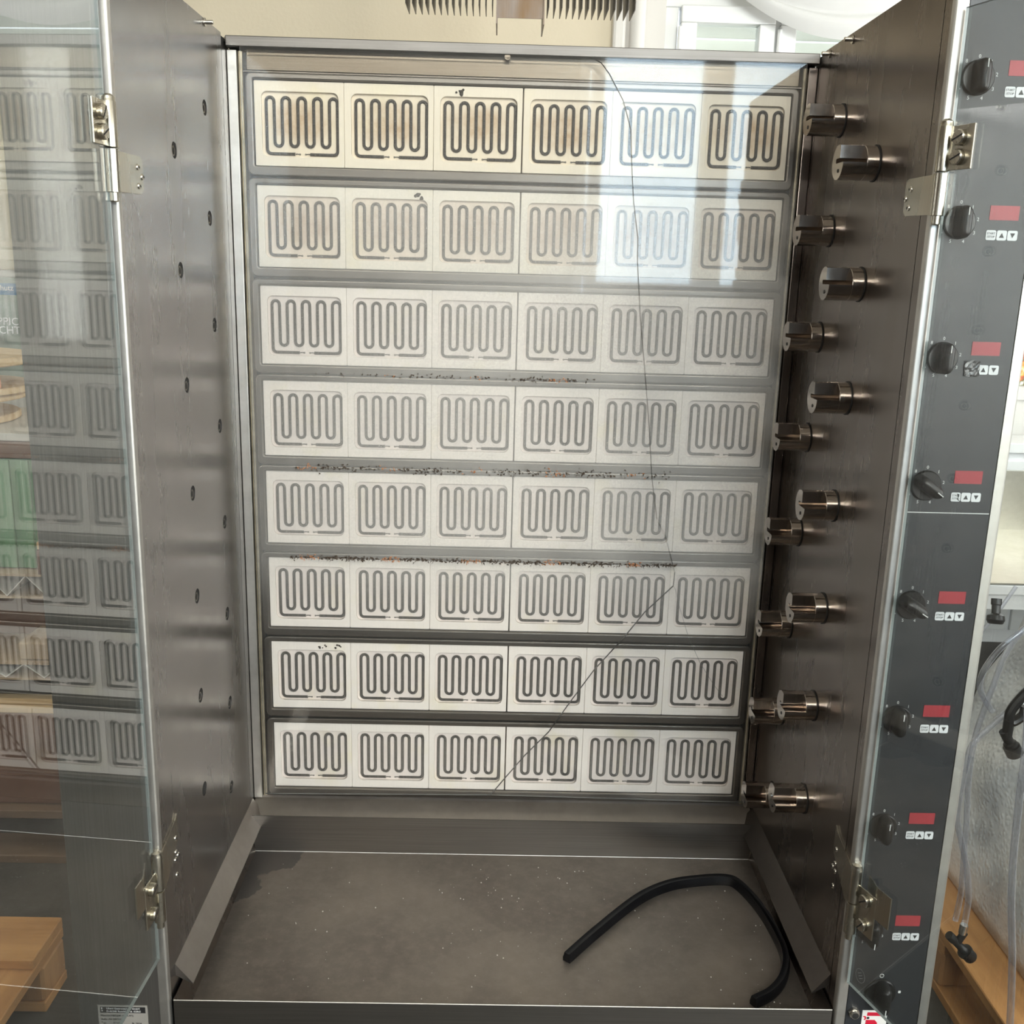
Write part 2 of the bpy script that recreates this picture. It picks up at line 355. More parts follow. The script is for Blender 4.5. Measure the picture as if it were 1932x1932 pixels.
def curve_geo(splines, ext, bev=0, res=2):
    cu = bpy.data.curves.new('tmp', 'CURVE'); cu.dimensions = '2D'; cu.fill_mode = 'BOTH'; cu.extrude = ext / 2 - bev; cu.bevel_depth = bev; cu.bevel_resolution = res; cu.offset = -bev
    for sp in splines:
        p = cu.splines.new('POLY'); p.points.add(len(sp) - 1); p.use_cyclic_u = True
        for q, (u, v) in zip(p.points, sp): q.co = (u, v, 0, 1)
    o = bpy.data.objects.new('tmp', cu); COL.objects.link(o); dg = bpy.context.evaluated_depsgraph_get()
    me = bpy.data.meshes.new_from_object(o.evaluated_get(dg)); vs = [tuple(v.co) for v in me.vertices]; fs = [tuple(p.vertices) for p in me.polygons]
    bpy.data.objects.remove(o); bpy.data.curves.remove(cu); bpy.data.meshes.remove(me); return vs, fs
def text_geo(txt, size, ext=.0002, align='CENTER'):
    cu = bpy.data.curves.new('tmp', 'FONT'); cu.body = txt; cu.size = size; cu.extrude = ext; cu.align_x = align; cu.align_y = 'CENTER'; cu.resolution_u = 2
    o = bpy.data.objects.new('tmp', cu); COL.objects.link(o); dg = bpy.context.evaluated_depsgraph_get()
    me = bpy.data.meshes.new_from_object(o.evaluated_get(dg)); vs = [tuple(v.co) for v in me.vertices]; fs = [tuple(p.vertices) for p in me.polygons]
    bpy.data.objects.remove(o); bpy.data.curves.remove(cu); bpy.data.meshes.remove(me); return vs, fs
def rrect(x0, x1, y0, y1, r, n=5, cw=False):
    pts = []
    for cx, cy, a in ((x1 - r, y1 - r, 0), (x0 + r, y1 - r, 90), (x0 + r, y0 + r, 180), (x1 - r, y0 + r, 270)):
        for i in range(n + 1):
            t = math.radians(a + 90 * i / n); pts.append((cx + r * math.cos(t), cy + r * math.sin(t)))
    return pts[::-1] if cw else pts
def circ(cx, cy, r, n=24): return [(cx + r * math.cos(2 * PI * i / n), cy + r * math.sin(2 * PI * i / n)) for i in range(n)]
def xz(vs, y=0): return [(u, y - w, v) for u, v, w in vs]          # local (u,v,w) -> facing -y
def yz(vs, x=0, s=1): return [(x + w * s, u, v) for u, v, w in vs]
def smooth_path(pts, n=10):
    P = [Vector(p) for p in pts]; P = [P[0] * 2 - P[1]] + P + [P[-1] * 2 - P[-2]]; out = []
    for i in range(1, len(P) - 2):
        a, b, c, d = P[i - 1:i + 3]
        for k in range(n):
            t = k / n
            out.append(.5 * ((2 * b) + (c - a) * t + (2 * a - 5 * b + 4 * c - d) * t * t + (3 * b - a - 3 * c + d) * t ** 3))
    out.append(P[-2]); return out

# ------------------------------------------------------------------ the room
def struct(mb, name, mat, parent=None, **k):
    return mb.build(name, mat, parent, kind=None if parent else 'structure', smooth=False, **k)
RX0, RX1, RY0, RY1, RH = -2.5, 2.6, -3.6, 2.6, 3.3
fl = struct(MB().box(RX0 - .2, RX1 + .2, RY0 - .2, RY1 + .2, -.1, 0), 'floor', M['floor'])
struct(MB().box(RX0 - .2, RX1 + .2, RY0 - .2, RY1 + .2, RH, RH + .1), 'ceiling', M['ceiling'])
def wall_with_openings(name, mat, axis, pos, thick, a0, a1, holes):
    mb = MB(); cuts = sorted(holes)
    def b(u0, u1, z0, z1):
        if u1 - u0 < 1e-4 or z1 - z0 < 1e-4: return
        if axis == 'y': mb.box(u0, u1, min(pos, pos + thick), max(pos, pos + thick), z0, z1)
        else: mb.box(min(pos, pos + thick), max(pos, pos + thick), u0, u1, z0, z1)
    u = a0
    for h0, h1, z0, z1 in cuts: b(u, h0, 0, RH); b(h0, h1, 0, z0); b(h0, h1, z1, RH); u = h1
    b(u, a1, 0, RH); return struct(mb, name, mat)
# back wall: cream part on the left, white window bay on the right
struct(MB().box(RX0 - .2, .375, RY1, RY1 + .15, 0, RH), 'wall_back', M['wall'])
wall_with_openings('wall_back_window', M['wall_white'], 'y', RY1 + .06, .15, .375, RX1, [(.585, 1.90, .9, 2.53)])
wall_with_openings('wall_front', M['wall_dim'], 'y', RY0, -.15, RX0, RX1, [(-1.45, .29, 2.72, 3.22), (.33, 1.60, 1.30, 3.22), (1.66, 2.54, .93, 2.57)])  # openings near the ceiling are added for the clerestory fill
wall_with_openings('wall_right', M['wall_white'], 'x', RX1, .15, RY0 - .15, RY1 + .2, [(-2.3, -.4, 1.0, 2.4), (1.1, 2.3, .9, 2.3)])
wall_with_openings('wall_left', M['wall_dim'], 'x', RX0, -.15, RY0 - .15, RY1 + .15, [(-.45, .65, 1.25, 2.25)])  # opening added for the left fill light
struct(MB().box(.375, .425, RY1 - .03, RY1 + .06, 0, RH), 'trim_1', M['wall_white'], bevel=.012)
pp = MB().cyl((.47, RY1 - .01, 0), (.47, RY1 - .01, RH), .03, 16); pp.build('trim_2', M['wall_white'], kind='structure')

def window(n, x0, x1, z0, z1, y, splits, handle=True):
    """a white plastic window in a wall facing -y"""
    t = empty('window_%d' % n, ((x0 + x1) / 2, y, z0), kind='structure'); f = .05
    mb = MB().box(x0, x1, y - .03, y + .03, z1 - f, z1).box(x0, x1, y - .03, y + .03, z0, z0 + f).box(x0, x0 + f, y - .03, y + .03, z0 + f, z1 - f).box(x1 - f, x1, y - .03, y + .03, z0 + f, z1 - f)
    for a, b in splits[:-1]: mb.box(b - .012, b + .012, y - .028, y + .028, z0 + f, z1 - f)
    mb.build('window_frame', M['pvc'], t, bevel=.004)
    for a, b in splits:
        s = MB(); g = .062; a0, b0, c0, d0 = a + .01, b - .01, z0 + f - .006, z1 - f + .006
        for q in ((a0, b0, d0 - g, d0), (a0, b0, c0, c0 + g), (a0, a0 + g, c0 + g, d0 - g), (b0 - g, b0, c0 + g, d0 - g)): s.box(q[0], q[1], y - .05, y + .02, q[2], q[3])
        sash = s.build('window_sash', M['pvc'], t, bevel=.005)
        MB().box(a0 + g - .004, b0 - g + .004, y - .022, y - .012, c0 + g - .004, d0 - g + .004).build('pane', M['pane'], sash, smooth=False)
        for hz in (d0 - .12, c0 + .12): MB().cyl((a0 - .004, y - .052, hz - .04), (a0 - .004, y - .052, hz + .04), .009, 10).build('window_hinge', M['pvc'], sash)
    return t
def blind(lab, x0, x1, z0, z1, y, step, grp):
    t = empty('slat_blind', ((x0 + x1) / 2, y, z0), lab, 'blind', grp); k = int((z1 - z0) / step)
    src = MB().add([(x0, y - .004, 0), (x1, y - .004, 0), (x0, y + .008, step * .93), (x1, y + .008, step * .93), (x0, y + .002, step * .45), (x1, y + .002, step * .45),
                    (x0, y - .002, 0), (x1, y - .002, 0), (x0, y + .010, step * .93), (x1, y + .010, step * .93), (x0, y + .004, step * .45), (x1, y + .004, step * .45)],
                   [(0, 1, 5, 4), (4, 5, 3, 2), (6, 10, 11, 7), (10, 8, 9, 11), (0, 6, 7, 1), (2, 3, 9, 8)]).mesh('slat', M['slat'], ((x0 + x1) / 2, y, 0))
    for i in range(k): inst(src, 'slat', ((x0 + x1) / 2, y, z0 + i * step), t)
    MB().box(x0, x1, y - .012, y + .02, z1 - .02, z1 + .02).build('blind_rail', M['pvc'], t)
window(1, .585, 1.90, .90, 2.50, RY1 + .10, [(.635, 1.02), (1.02, 1.85)])
blind('pale outside blind behind narrow left sash of the back window', .66, 1.0, .93, 2.47, RY1 + .20, .048, None)
blind('pale outside blind behind wide right sash of the back window', 1.04, 1.84, .93, 2.47, RY1 + .20, .048, None)
t = window(2, .33, 1.60, 1.30, 2.60, RY0 - .07, [(.38, 1.0), (1.0, 1.55)])
window(6, -1.45, .29, 2.72, 3.22, RY0 - .07, [(-1.40, -.58), (-.58, .24)])  # unseen clerestory, added to let the fill light in
window(7, .33, 1.60, 2.60, 3.22, RY0 - .07, [(.38, .97), (.97, 1.55)])  # right end of the added clerestory
window(5, 1.66, 2.54, .93, 2.57, RY0 - .07, [(1.71, 2.1), (2.1, 2.49)])
def window_x(n, y0, y1, z0, z1, x):
    t = empty('window_%d' % n, (x, (y0 + y1) / 2, z0), kind='structure'); f = .06; m = (y0 + y1) / 2
    mb = MB().box(x - .03, x + .03, y0, y1, z1 - f, z1).box(x - .03, x + .03, y0, y1, z0, z0 + f)
    for a in (y0, m - f / 2, y1 - f): mb.box(x - .03, x + .03, a, a + f, z0 + f, z1 - f)
    mb.build('window_frame', M['pvc'], t, bevel=.004)
    for a, b in ((y0 + f, m - f / 2), (m + f / 2, y1 - f)): MB().box(x - .005, x + .005, a, b, z0 + f, z1 - f).build('pane', M['pane'], t, smooth=False)
    MB().box(*sorted((x - math.copysign(.16, x), x - math.copysign(.03, x))), y0 - .03, y1 + .03, z0 - .03, z0).build('window_sill', M['pvc'], t, bevel=.004)
window_x(8, -.45, .65, 1.25, 2.25, RX0 - .07); window_x(3, -2.3, -.4, 1.0, 2.4, RX1 + .07); window_x(4, 1.1, 2.3, .9, 2.3, RX1 + .07)  # the left-wall window is added for its fill light

# voile curtain swagged across the head of the back window
mb = MB(); nU, nV = 40, 26; vs = []
for i in range(nU + 1):
    u = i / nU; x = .70 + u * 1.15; sag = (1 - (2 * u - 1) ** 2)
    for j in range(nV + 1):
        v = j / nV; z = 2.62 - v * (.05 + .24 * sag) ; yy = RY1 - .07 - .05 * math.sin(v * PI) - .014 * math.sin(v * 22 + u * 3)
        vs.append((x, yy, z + .008 * math.sin(v * 22 + u * 5)))
fs = [(i * (nV + 1) + j, (i + 1) * (nV + 1) + j, (i + 1) * (nV + 1) + j + 1, i * (nV + 1) + j + 1) for i in range(nU) for j in range(nV)]
vs2 = [(x, y + .003, z) for x, y, z in vs]; o_ = len(vs); mb.add(vs + vs2, fs + [tuple(o_ + k for k in f[::-1]) for f in fs])
cu = mb.build('curtain_swag', M['cloth'], label='white voile curtain swag draped over the top of the back window', cat='curtain', angle=80)

# finned fixture hanging below the ceiling
FX = empty('finned_fixture', (.02, 1.2, 2.035), 'grey finned fixture with a stained steel channel hanging from the ceiling', 'fixture')
mb = MB().box(-.052, .116 - .05, 1.15, 1.153, 2.05, RH).box(-.052, -.049, 1.14, 1.27, 2.035, RH).box(.063, .066, 1.14, 1.27, 2.035, RH)
mb.build('steel_channel', M['channel'], FX)
fin = MB().add([(-.001, -.07, .045), (.001, -.07, .045), (-.001, .07, .045), (.001, .07, .045), (-.001, -.055, 0), (.001, -.055, 0), (-.001, .055, 0), (.001, .055, 0), (-.0045, -.07, .12), (.0045, -.07, .12), (-.0045, .07, .12), (.0045, .07, .12)],
               [(4, 5, 1, 0), (5, 7, 3, 1), (7, 6, 2, 3), (6, 4, 0, 2), (0, 1, 9, 8), (1, 3, 11, 9), (3, 2, 10, 11), (2, 0, 8, 10), (4, 6, 7, 5), (8, 9, 11, 10)]).mesh('fin', M['lamp_fin'], (0, 0, 0))
for i in range(14):
    for sx, x0 in ((-1, -.062), (1, .076)): inst(fin, 'fin', (x0 + sx * i * .0162, 1.2, 2.075), FX)
MB().box(-.29, .305, 1.13, 1.27, 2.18, 2.20).build('top_plate', M['lamp_fin'], FX)

# ------------------------------------------------------------------ the grill
XL, XR, YF, ZT = -.4156, .4139, -.446, 1.755
G = empty('rotisserie_grill', (0, -.2, 0), 'tall stainless rotisserie grill with eight rows of heating tiles and open glass doors', 'grill')
SOCK = [(-.122, 1.645), (-.119, 1.507), (-.118, 1.367), (-.113, 1.227), (-.109, 1.087), (-.116, .95), (-.122, .812), (-.133, .679), (-.257, 1.578), (-.255, 1.44), (-.253, 1.3), (-.251, 1.161), (-.254, 1.023), (-.26, .885), (-.264, .749)]
HUBS = [(-.125, 1.652), (-.122, 1.513), (-.119, 1.372), (-.111, 1.231), (-.113, 1.093), (-.109, .95), (-.113, .812), (-.113, .671), (-.266, 1.585), (-.259, 1.445), (-.256, 1.305), (-.249, 1.164), (-.248, 1.023), (-.251, .884), (-.251, .744)]
# side panels
v, f = curve_geo([[(-.437, .30), (-.029, .30), (-.029, ZT), (-.437, ZT)]] + [circ(y, z, .0098)[::-1] for y, z in SOCK], .002)
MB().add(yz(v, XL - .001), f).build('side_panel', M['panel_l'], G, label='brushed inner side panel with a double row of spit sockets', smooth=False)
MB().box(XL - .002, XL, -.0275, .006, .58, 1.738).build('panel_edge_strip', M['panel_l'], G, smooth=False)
MB().box(XR, XR + .002, -.419, -.014, .30, ZT).build('side_panel', M['panel_r'], G, label='brown side panel with shade in its colour, carrying the spit couplings', smooth=False)
MB().box(XR, XR + .002, -.0125, .006, .58, 1.738).build('panel_edge_strip', M['panel_r'], G, smooth=False)
MB().box(XR, XR + .002, -.437, -.4205, .30, ZT).build('panel_edge_strip', M['panel_r'], G, smooth=False)
MB().box(XL - .004, XL - .0025, -.44, .02, .30, ZT - .002).build('panel_backing', M['dark'], G, smooth=False)
MB().box(XR + .0025, XR + .004, -.44, .02, .30, ZT - .002).build('panel_backing', M['dark'], G, smooth=False)
def corner(x, sgn, w):       # rounded folded front edge, runs the full height
    pts = [(x, -.437)] + [(x + sgn * (.003 - .003 * math.cos(a)), -.443 - .003 * math.sin(a)) for a in [PI / 2 * k / 6 for k in range(1, 7)]] + [(x + sgn * w, YF), (x + sgn * w, YF + .0015), (x + sgn * .004, -.437)]
    return MB().prism(pts, 'z', .30, ZT)
corner(XL, -1, .012).build('front_edge', M['edge'], G)
corner(XR, 1, .013).build('front_edge', M['edge'], G)
# left column: brushed front plate and casing
MB().box(-.527, XL - .012, YF, YF + .002, .30, ZT).build('column_front', M['column'], G, smooth=False)
MB().box(-.527, -.525, YF + .002, .12, .12, ZT).box(-.525, -.42, .10, .12, .12, ZT).build('column_casing', M['column'], G, smooth=False)
# right column casing with a rounded steel outer edge
pts = [(.5185, YF + .004), (.5195, YF)] + [(.527 + .006 * math.sin(a), YF + .006 - .006 * math.cos(a)) for a in [PI / 2 * k / 5 for k in range(6)]] + [(.533, .12), (.531, .12), (.531, YF + .007)]
MB().prism(pts, 'z', .12, ZT).build('column_casing', M['edge'], G)
MB().box(.42, .531, .10, .12, .12, ZT).build('column_back', M['column'], G, smooth=False)
# lower body and feet
MB().box(-.412, .412, -.41, .10, .12, .455).build('base_cabinet', M['panel_r'], G, smooth=False)
for x in (-.48, .48):
    for y in (-.40, .07): MB().cyl((x, y, 0), (x, y, .13), .02, 14).build('foot', M['dark'], G)
for x0, x1 in ((-.527, -.42), (.424, .533)): MB().box(x0, x1, YF + .003, .10, .12, .14).build('column_floor', M['panel_r'], G, smooth=False)
# back of the oven
MB().box(-.4155, .4138, .0135, .0175, .50, 1.745).build('back_plate', M['back'], G, smooth=False)
v, f = curve_geo([rrect(-.3895, .3895, 1.713, 1.7415, .002)], .006, .0012); MB().add(xz(v, .004), f).build('header_plate', M['back'], G)
MB().tube([(-.395, .002, 1.7115), (.395, .002, 1.7115)], .0022, 10).build('header_ridge', M['frame'], G)
MB().box(XL + .0015, .412, -.014, .030, 1.741, ZT).build('top_rail', M['rail'], G, bevel=.0012)
MB().cyl((-.024, -.012, 1.7385), (-.024, -.004, 1.7385), .0042, 12).build('rail_bolt', M['back'], G)
for xa, xb, mt in ((XL + .0005, -.4015, 'edge'), (.4005, XR - .0005, 'panel_r')):
    MB().box(xa, xb, -.004, .010, .588, 1.7385).build('upright_strip', M[mt], G, bevel=.001)
for x in (-.3972, .3962):
    MB().tube([(x, .0, .592), (x, .0, 1.737)], .0032, 10).build('seal_strip', M['seal'], G)
# pins through the side panels near the top
for s, y, z, x in ((1, -.003, 1.7505, XL), (1, -.107, 1.7505, XL), (-1, -.05, 1.7475, XR), (-1, -.142, 1.7465, XR)):
    p = MB().lathe([(.0028, -.004), (.0052, 0), (.0052, .0016), (.0028, .002), (.0028, .011), (.0024, .0115)], (x, y, z), (s, 0, 0), 14)
    p.build('panel_pin', M['bolt'], G)
# spit sockets on the left wall
sk = MB().lathe([(.0098, -.0008), (.0092, -.0014), (.0084, -.0022), (.0080, -.008), (.0032, -.009)], (0, 0, 0), (1, 0, 0), 22)
sk = sk.mesh('spit_socket', M['dark'], (0, 0, 0))
slug = MB().lathe([(.0074, -.010), (.0074, -.0014), (.0062, -.0008), (.0042, -.0008), (.0036, -.0045), (.0012, -.0045)], (0, 0, 0), (1, 0, 0), 12).mesh('socket_pin', M['brass'], (0, 0, 0))
for k, (y, z) in enumerate(SOCK):
    if k == 14: continue                                     # the lowest front one is an empty hole
    s = inst(sk, 'spit_socket', (XL, y, z), G); inst(slug, 'socket_pin', (XL, y - .001, z - .001), s)
s = MB().lathe([(.0098, -.0008), (.0092, -.0014), (.0086, -.0022)], (XL, SOCK[14][0], SOCK[14][1]), (1, 0, 0), 22).build('spit_socket', M['dark'], G, label='empty black socket hole')
# spit couplings on the right wall
R = .0200
def hub_mesh():
    n = 40; mb = MB(); sec = []
    a0 = math.radians(192)      # front (-y) is the angle pi
    s0 = -.05 * R
    # lower crescent, slot, flat fronted upper block
    start = math.asin(s0 / R); pts = []
    for i in range(n + 1):
        a = PI - start + (i / n) * (PI + start + math.radians(64))
        pts.append((R * math.cos(a), R * math.sin(a)))
    yfl = -.34 * R
    top = math.sqrt(R * R - yfl * yfl)
    pts = [p for p in pts]
    a_end = PI - start + (PI + start + math.radians(64))
    a_top = 2 * PI + math.acos(yfl / R)
    k = 8
    pts += [(R * math.cos(a_end + (a_top - a_end) * i / k), R * math.sin(a_end + (a_top - a_end) * i / k)) for i in range(1, k + 1)]
    pts += [(yfl, .22 * R), (.30 * R, .22 * R), (.36 * R, .10 * R), (.30 * R, s0)]
    mb.prism(pts, 'x', -.0435, -.0150)
    mb.lathe([(R - .0006, .0152), (R, .0146), (R, .0006), (R, 0)], (0, 0, 0), (-1, 0, 0), 44)
    return mb.mesh('spit_coupling', M['hub'], (0, 0, 0), angle=20)
hub = hub_mesh()
ringm = MB().lathe([(R + .0012, .0001), (R + .0012, .0012), (R - .001, .0014)], (0, 0, 0), (-1, 0, 0), 40).mesh('coupling_washer', M['dark'], (0, 0, 0))
scr = MB().lathe([(.0022, -.001), (.0022, .0006), (.0010, .0008)], (0, 0, 0), (-1, 0, 0), 10).mesh('set_screw', M['dark'], (0, 0, 0))
for y, z in HUBS:
    h = inst(hub, 'spit_coupling', (XR - .0005, y, z), G); inst(ringm, 'coupling_washer', (XR, y, z), h)
    inst(scr, 'set_screw', (XR - .0440, y - .004, z - .010), h)

# burner modules: frame + six ceramic tiles with a coiled wire each
ZTOP = [1.7000, 1.5603, 1.4198, 1.2807, 1.1406, 1.0032, .8635, .7231]; ZBOT = [1.5870, 1.4454, 1.3039, 1.1649, 1.0279, .8890, .7490, .6078]
TW, TH = .76 / 6, .1140
v, f = curve_geo([rrect(-.3905, .3905, -TH / 2 - .0142, TH / 2 + .0100, .009, 6), rrect(-.3806, .3806, -TH / 2 - .0006, TH / 2 + .0012, .002, 2, True)], .012, .0022, 2)
frame_me = MB().add(xz(v, .0015), f).mesh('burner_frame', M['frame'], (0, 0, 0), angle=18)
def tile(key, w):
    v, f = curve_geo([rrect(-w / 2, w / 2, -TH / 2, TH / 2, .0012, 2), rrect(-.0535, .0555, -.0442, .0430, .0085, 5, True)], .0056, .0006, 1)
    mb = MB().add(xz(v, .0028), f, 0)
    mb.box(-w / 2, w / 2, .0057, .013, -TH / 2, TH / 2, 1)
    return mb.mesh('ceramic_tile', list(TM[key]), (0, 0, 0))
tiles = {k: (tile(k, TW - .0003), tile(k, TW - .0012)) for k in 'abc'}
def coil_mesh():
    pitch, x0, yt, yb, yr, rc = .01117, -.0480, .0360, -.0295, -.0398, .0056
    P = []
    def arc(cx, cy, r, a, b, n=9): return [(cx + r * math.cos(a + (b - a) * i / n), cy + r * math.sin(a + (b - a) * i / n)) for i in range(n + 1)]
    P += [(x0 + 4.5 * pitch - .0105, yr), (x0 + .006, yr)] + arc(x0 + .006, yr + .006, .006, -PI / 2, -PI, 7)
    r = pitch / 2
    for k in range(10):
        x = x0 + k * pitch
        if k % 2 == 0:
            P += arc(x + r, yt - r, r, PI, 0)
        elif k < 9: P += arc(x + r, yb + r, r, PI, 2 * PI)
    xe = x0 + 9 * pitch
    P += arc(xe - .006, yr + .006, .006, 0, -PI / 2, 7) + [(x0 + 4.5 * pitch + .0105, yr)]
    Q = [Vector((a, 0, b)) for a, b in P]; step = .00062; pts = [Q[0]]; carry = 0
    for a, b in zip(Q, Q[1:]):
        L = (b - a).length
        if L < 1e-7: continue
        d = step - carry
        while d <= L: pts.append(a.lerp(b, d / L)); d += step
        carry = L - (d - step)
    n = 7; vs = []; fs = []
    for i, p in enumerate(pts):
        t = (pts[min(i + 1, len(pts) - 1)] - pts[max(i - 1, 0)]).normalized(); u = Vector((0, 1, 0)); w = t.cross(u)
        rr = .00255 if i % 2 == 0 else .00175
        vs += [p + (u * math.cos(2 * PI * j / n) + w * math.sin(2 * PI * j / n)) * rr for j in range(n)]
    for i in range(len(pts) - 1): fs += [(i * n + j, i * n + (j + 1) % n, (i + 1) * n + (j + 1) % n, (i + 1) * n + j) for j in range(n)]
    mb = MB().add(vs, fs)
    for s, q in ((1, pts[0]), (-1, pts[-1])):      # bare twisted wire ends with a small loop
        mb.tube([q, q + Vector((s * .003, 0, .0004)), q + Vector((s * .0058, 0, 0))], .0007, 6)
        c = q + Vector((s * .0066, 0, 0)); mb.tube([c + Vector((.0009 * math.cos(a), 0, .0009 * math.sin(a))) for a in [2 * PI * k / 8 for k in range(8)]], .0005, 5, closed=True)
    me = mb.mesh('heating_coil', M['coil'], (0, 0, 0), smooth=False); return me
coil = coil_mesh()
for i in range(8):
    zc = (ZTOP[i] + ZBOT[i]) / 2; key = 'a' if i == 0 else 'b' if i == 1 else 'c'
    bm_ = inst(frame_me, 'burner_module', (0, 0, zc), G)
    if i == 0: bm_['label'] = 'burner row with scorched ceramic tiles'
    for k in range(6):
        x = -.38 + TW * (k + .5) + (-.0004 if k == 2 else .0004 if k == 3 else 0)
        inst(tiles[key][1 if k in (2, 3) else 0], 'ceramic_tile', (x, .0, zc), bm_)
        inst(coil, 'heating_coil', (x + .0008, .0046, zc + random.uniform(-.0003, .0003)), bm_)
    if i < 7: MB().box(-.3905, .3905, .008, .0125, (ZBOT[i] + ZTOP[i + 1]) / 2 - .010, (ZBOT[i] + ZTOP[i + 1]) / 2 + .010).build('row_gap_filler', M['dark'], G, smooth=False)
def lumps(name, pts, mat, parent):
    mb = MB()
    for x, z, w, h in pts:
        for k in range(7):
            c = (x + random.uniform(-w, w) * .5, -.0006, z + random.uniform(-h, h) * .5); r = min(w, h) * random.uniform(.14, .30)
            mb.lathe([(r * .3, .0016), (r * .8, .0009), (r, 0), (r * .9, -.001)], c, (random.uniform(-.2, .2), -1, random.uniform(-.2, .2)), 7)
    return mb.build(name, mat, parent, angle=60)
lumps('char_residue', [(-.090, 1.6925, .010, .010)], M['char'], G)
lumps('char_residue', [(-.147, 1.5515, .011, .012)], M['char'], G)
lumps('char_residue', [(-.300, .8565, .016, .006), (-.275, .8560, .014, .006)], M['char'], G)
# cracked protective glass in three pieces
C1 = [(.091, 1.740), (.106, 1.733), (.118, 1.719), (.139, 1.685), (.152, 1.647), (.155, 1.608), (.157, 1.587), (.161, 1.551), (.170, 1.5), (.171, 1.47), (.180, 1.387), (.190, 1.318), (.202, 1.231), (.211, 1.15), (.223, 1.084), (.237, 1.059), (.248, 1.025), (.256, .999), (.255, .977)]
C2 = [(.255, .977), (.213, .933), (.181, .888), (.137, .833), (.101, .777), (.069, .725), (.031, .682), (.006, .649), (-.023, .610)]
C3 = [(.255, .977), (.258, .973), (.267, .943), (.284, .894), (.306, .850), (.330, .814), (.346, .794)]
def shard(pts, name, dy):
    v, f = curve_geo([pts], .0038); z0 = 1.2
    mb = MB(); vs = xz(v, -.020)
    for fc in f:
        nz = (Vector(v[fc[1]]) - Vector(v[fc[0]])).cross(Vector(v[fc[2]]) - Vector(v[fc[0]]))
        mb.add([vs[i] for i in fc], [tuple(range(len(fc)))], 0 if abs(nz.z) > .9 * nz.length else 1)
    return mb
gA = [(-.3925, .605)] + [(x - .0004, z) for x, z in C2[::-1]] + [(x - .0004, z) for x, z in C1[-2::-1]] + [(-.3925, 1.740)]
gB = [(.3925, 1.740)] + [(x + .0004, z) for x, z in C1] + [(x + .0004, z) for x, z in C2[1:]] + [(.3925, .605)]
def weld(mb): return mb
a_ = shard(gA, 'glass_shard', 0); sh = a_.build('glass_shard', [M['inner_glass'], M['crack']], G, origin=(0, 0, 0), smooth=False, label='larger hazy piece of cracked inner glass')
sh2 = shard(gB, 'glass_shard', 0).build('glass_shard', [M['inner_glass'], M['crack']], G, origin=(0, 0, 0), smooth=False, label='clearer right piece of cracked inner glass')
MB().tube([(x, -.0221, z) for x, z in C3], .0003, 5).build('hairline_crack', M['crack'], sh2)
# drip deflectors
MB().prism([(-.0005, .592), (-.0005, .587), (-.045, .5625), (-.045, .5605), (.004, .584), (.010, .584), (.010, .592)], 'x', XL + .002, XR - .002).build('drip_deflector', M['deflect'], G, smooth=False, label='sloped strip along the back')
def side_defl(x, s):
    p = MB().prism([(x, .591), (x + s * .0215, .5635), (x + s * .0215, .5620), (x, .575)], 'y', -.418, -.012)
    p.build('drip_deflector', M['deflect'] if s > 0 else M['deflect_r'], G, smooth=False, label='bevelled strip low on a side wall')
side_defl(XL, 1); side_defl(XR, -1)

# hinges
def screw_mesh(r, h, slot=True):
    mb = MB().lathe([(r * .95, -.001), (r, 0), (r, h * .75), (r * .86, h)], (0, 0, 0), (0, 0, 1), 20)
    if slot: mb.box(-r * .10, r * .10, -r * .9, r * .9, h * .99, h + .00025, 1)
    return mb.mesh('screw', [M['nickel'], M['dark']], (0, 0, 0))
sc_big = screw_mesh(.0078, .0055)
def cross_screw(r, h):
    mb = MB().lathe([(r, 0), (r * .9, h * .6), (r * .5, h)], (0, 0, 0), (0, 0, 1), 16)
    mb.box(-r * .12, r * .12, -r * .5, r * .5, h * .97, h + .0002, 1).box(-r * .5, r * .5, -r * .12, r * .12, h * .97, h + .0002, 1)
    return mb.mesh('screw', [M['bolt'], M['dark']], (0, 0, 0))
sc_small = cross_screw(.0036, .0016)
DANG = {-1: math.radians(3.05), 1: math.radians(20)}
PIV = {-1: (XL - .0030, YF - .0035), 1: (XR + .0040, YF - .0035)}; GOF = {-1: .0045, 1: .0052}
def door_dir(s): return Vector((s * math.sin(DANG[s]), -math.cos(DANG[s]), 0))
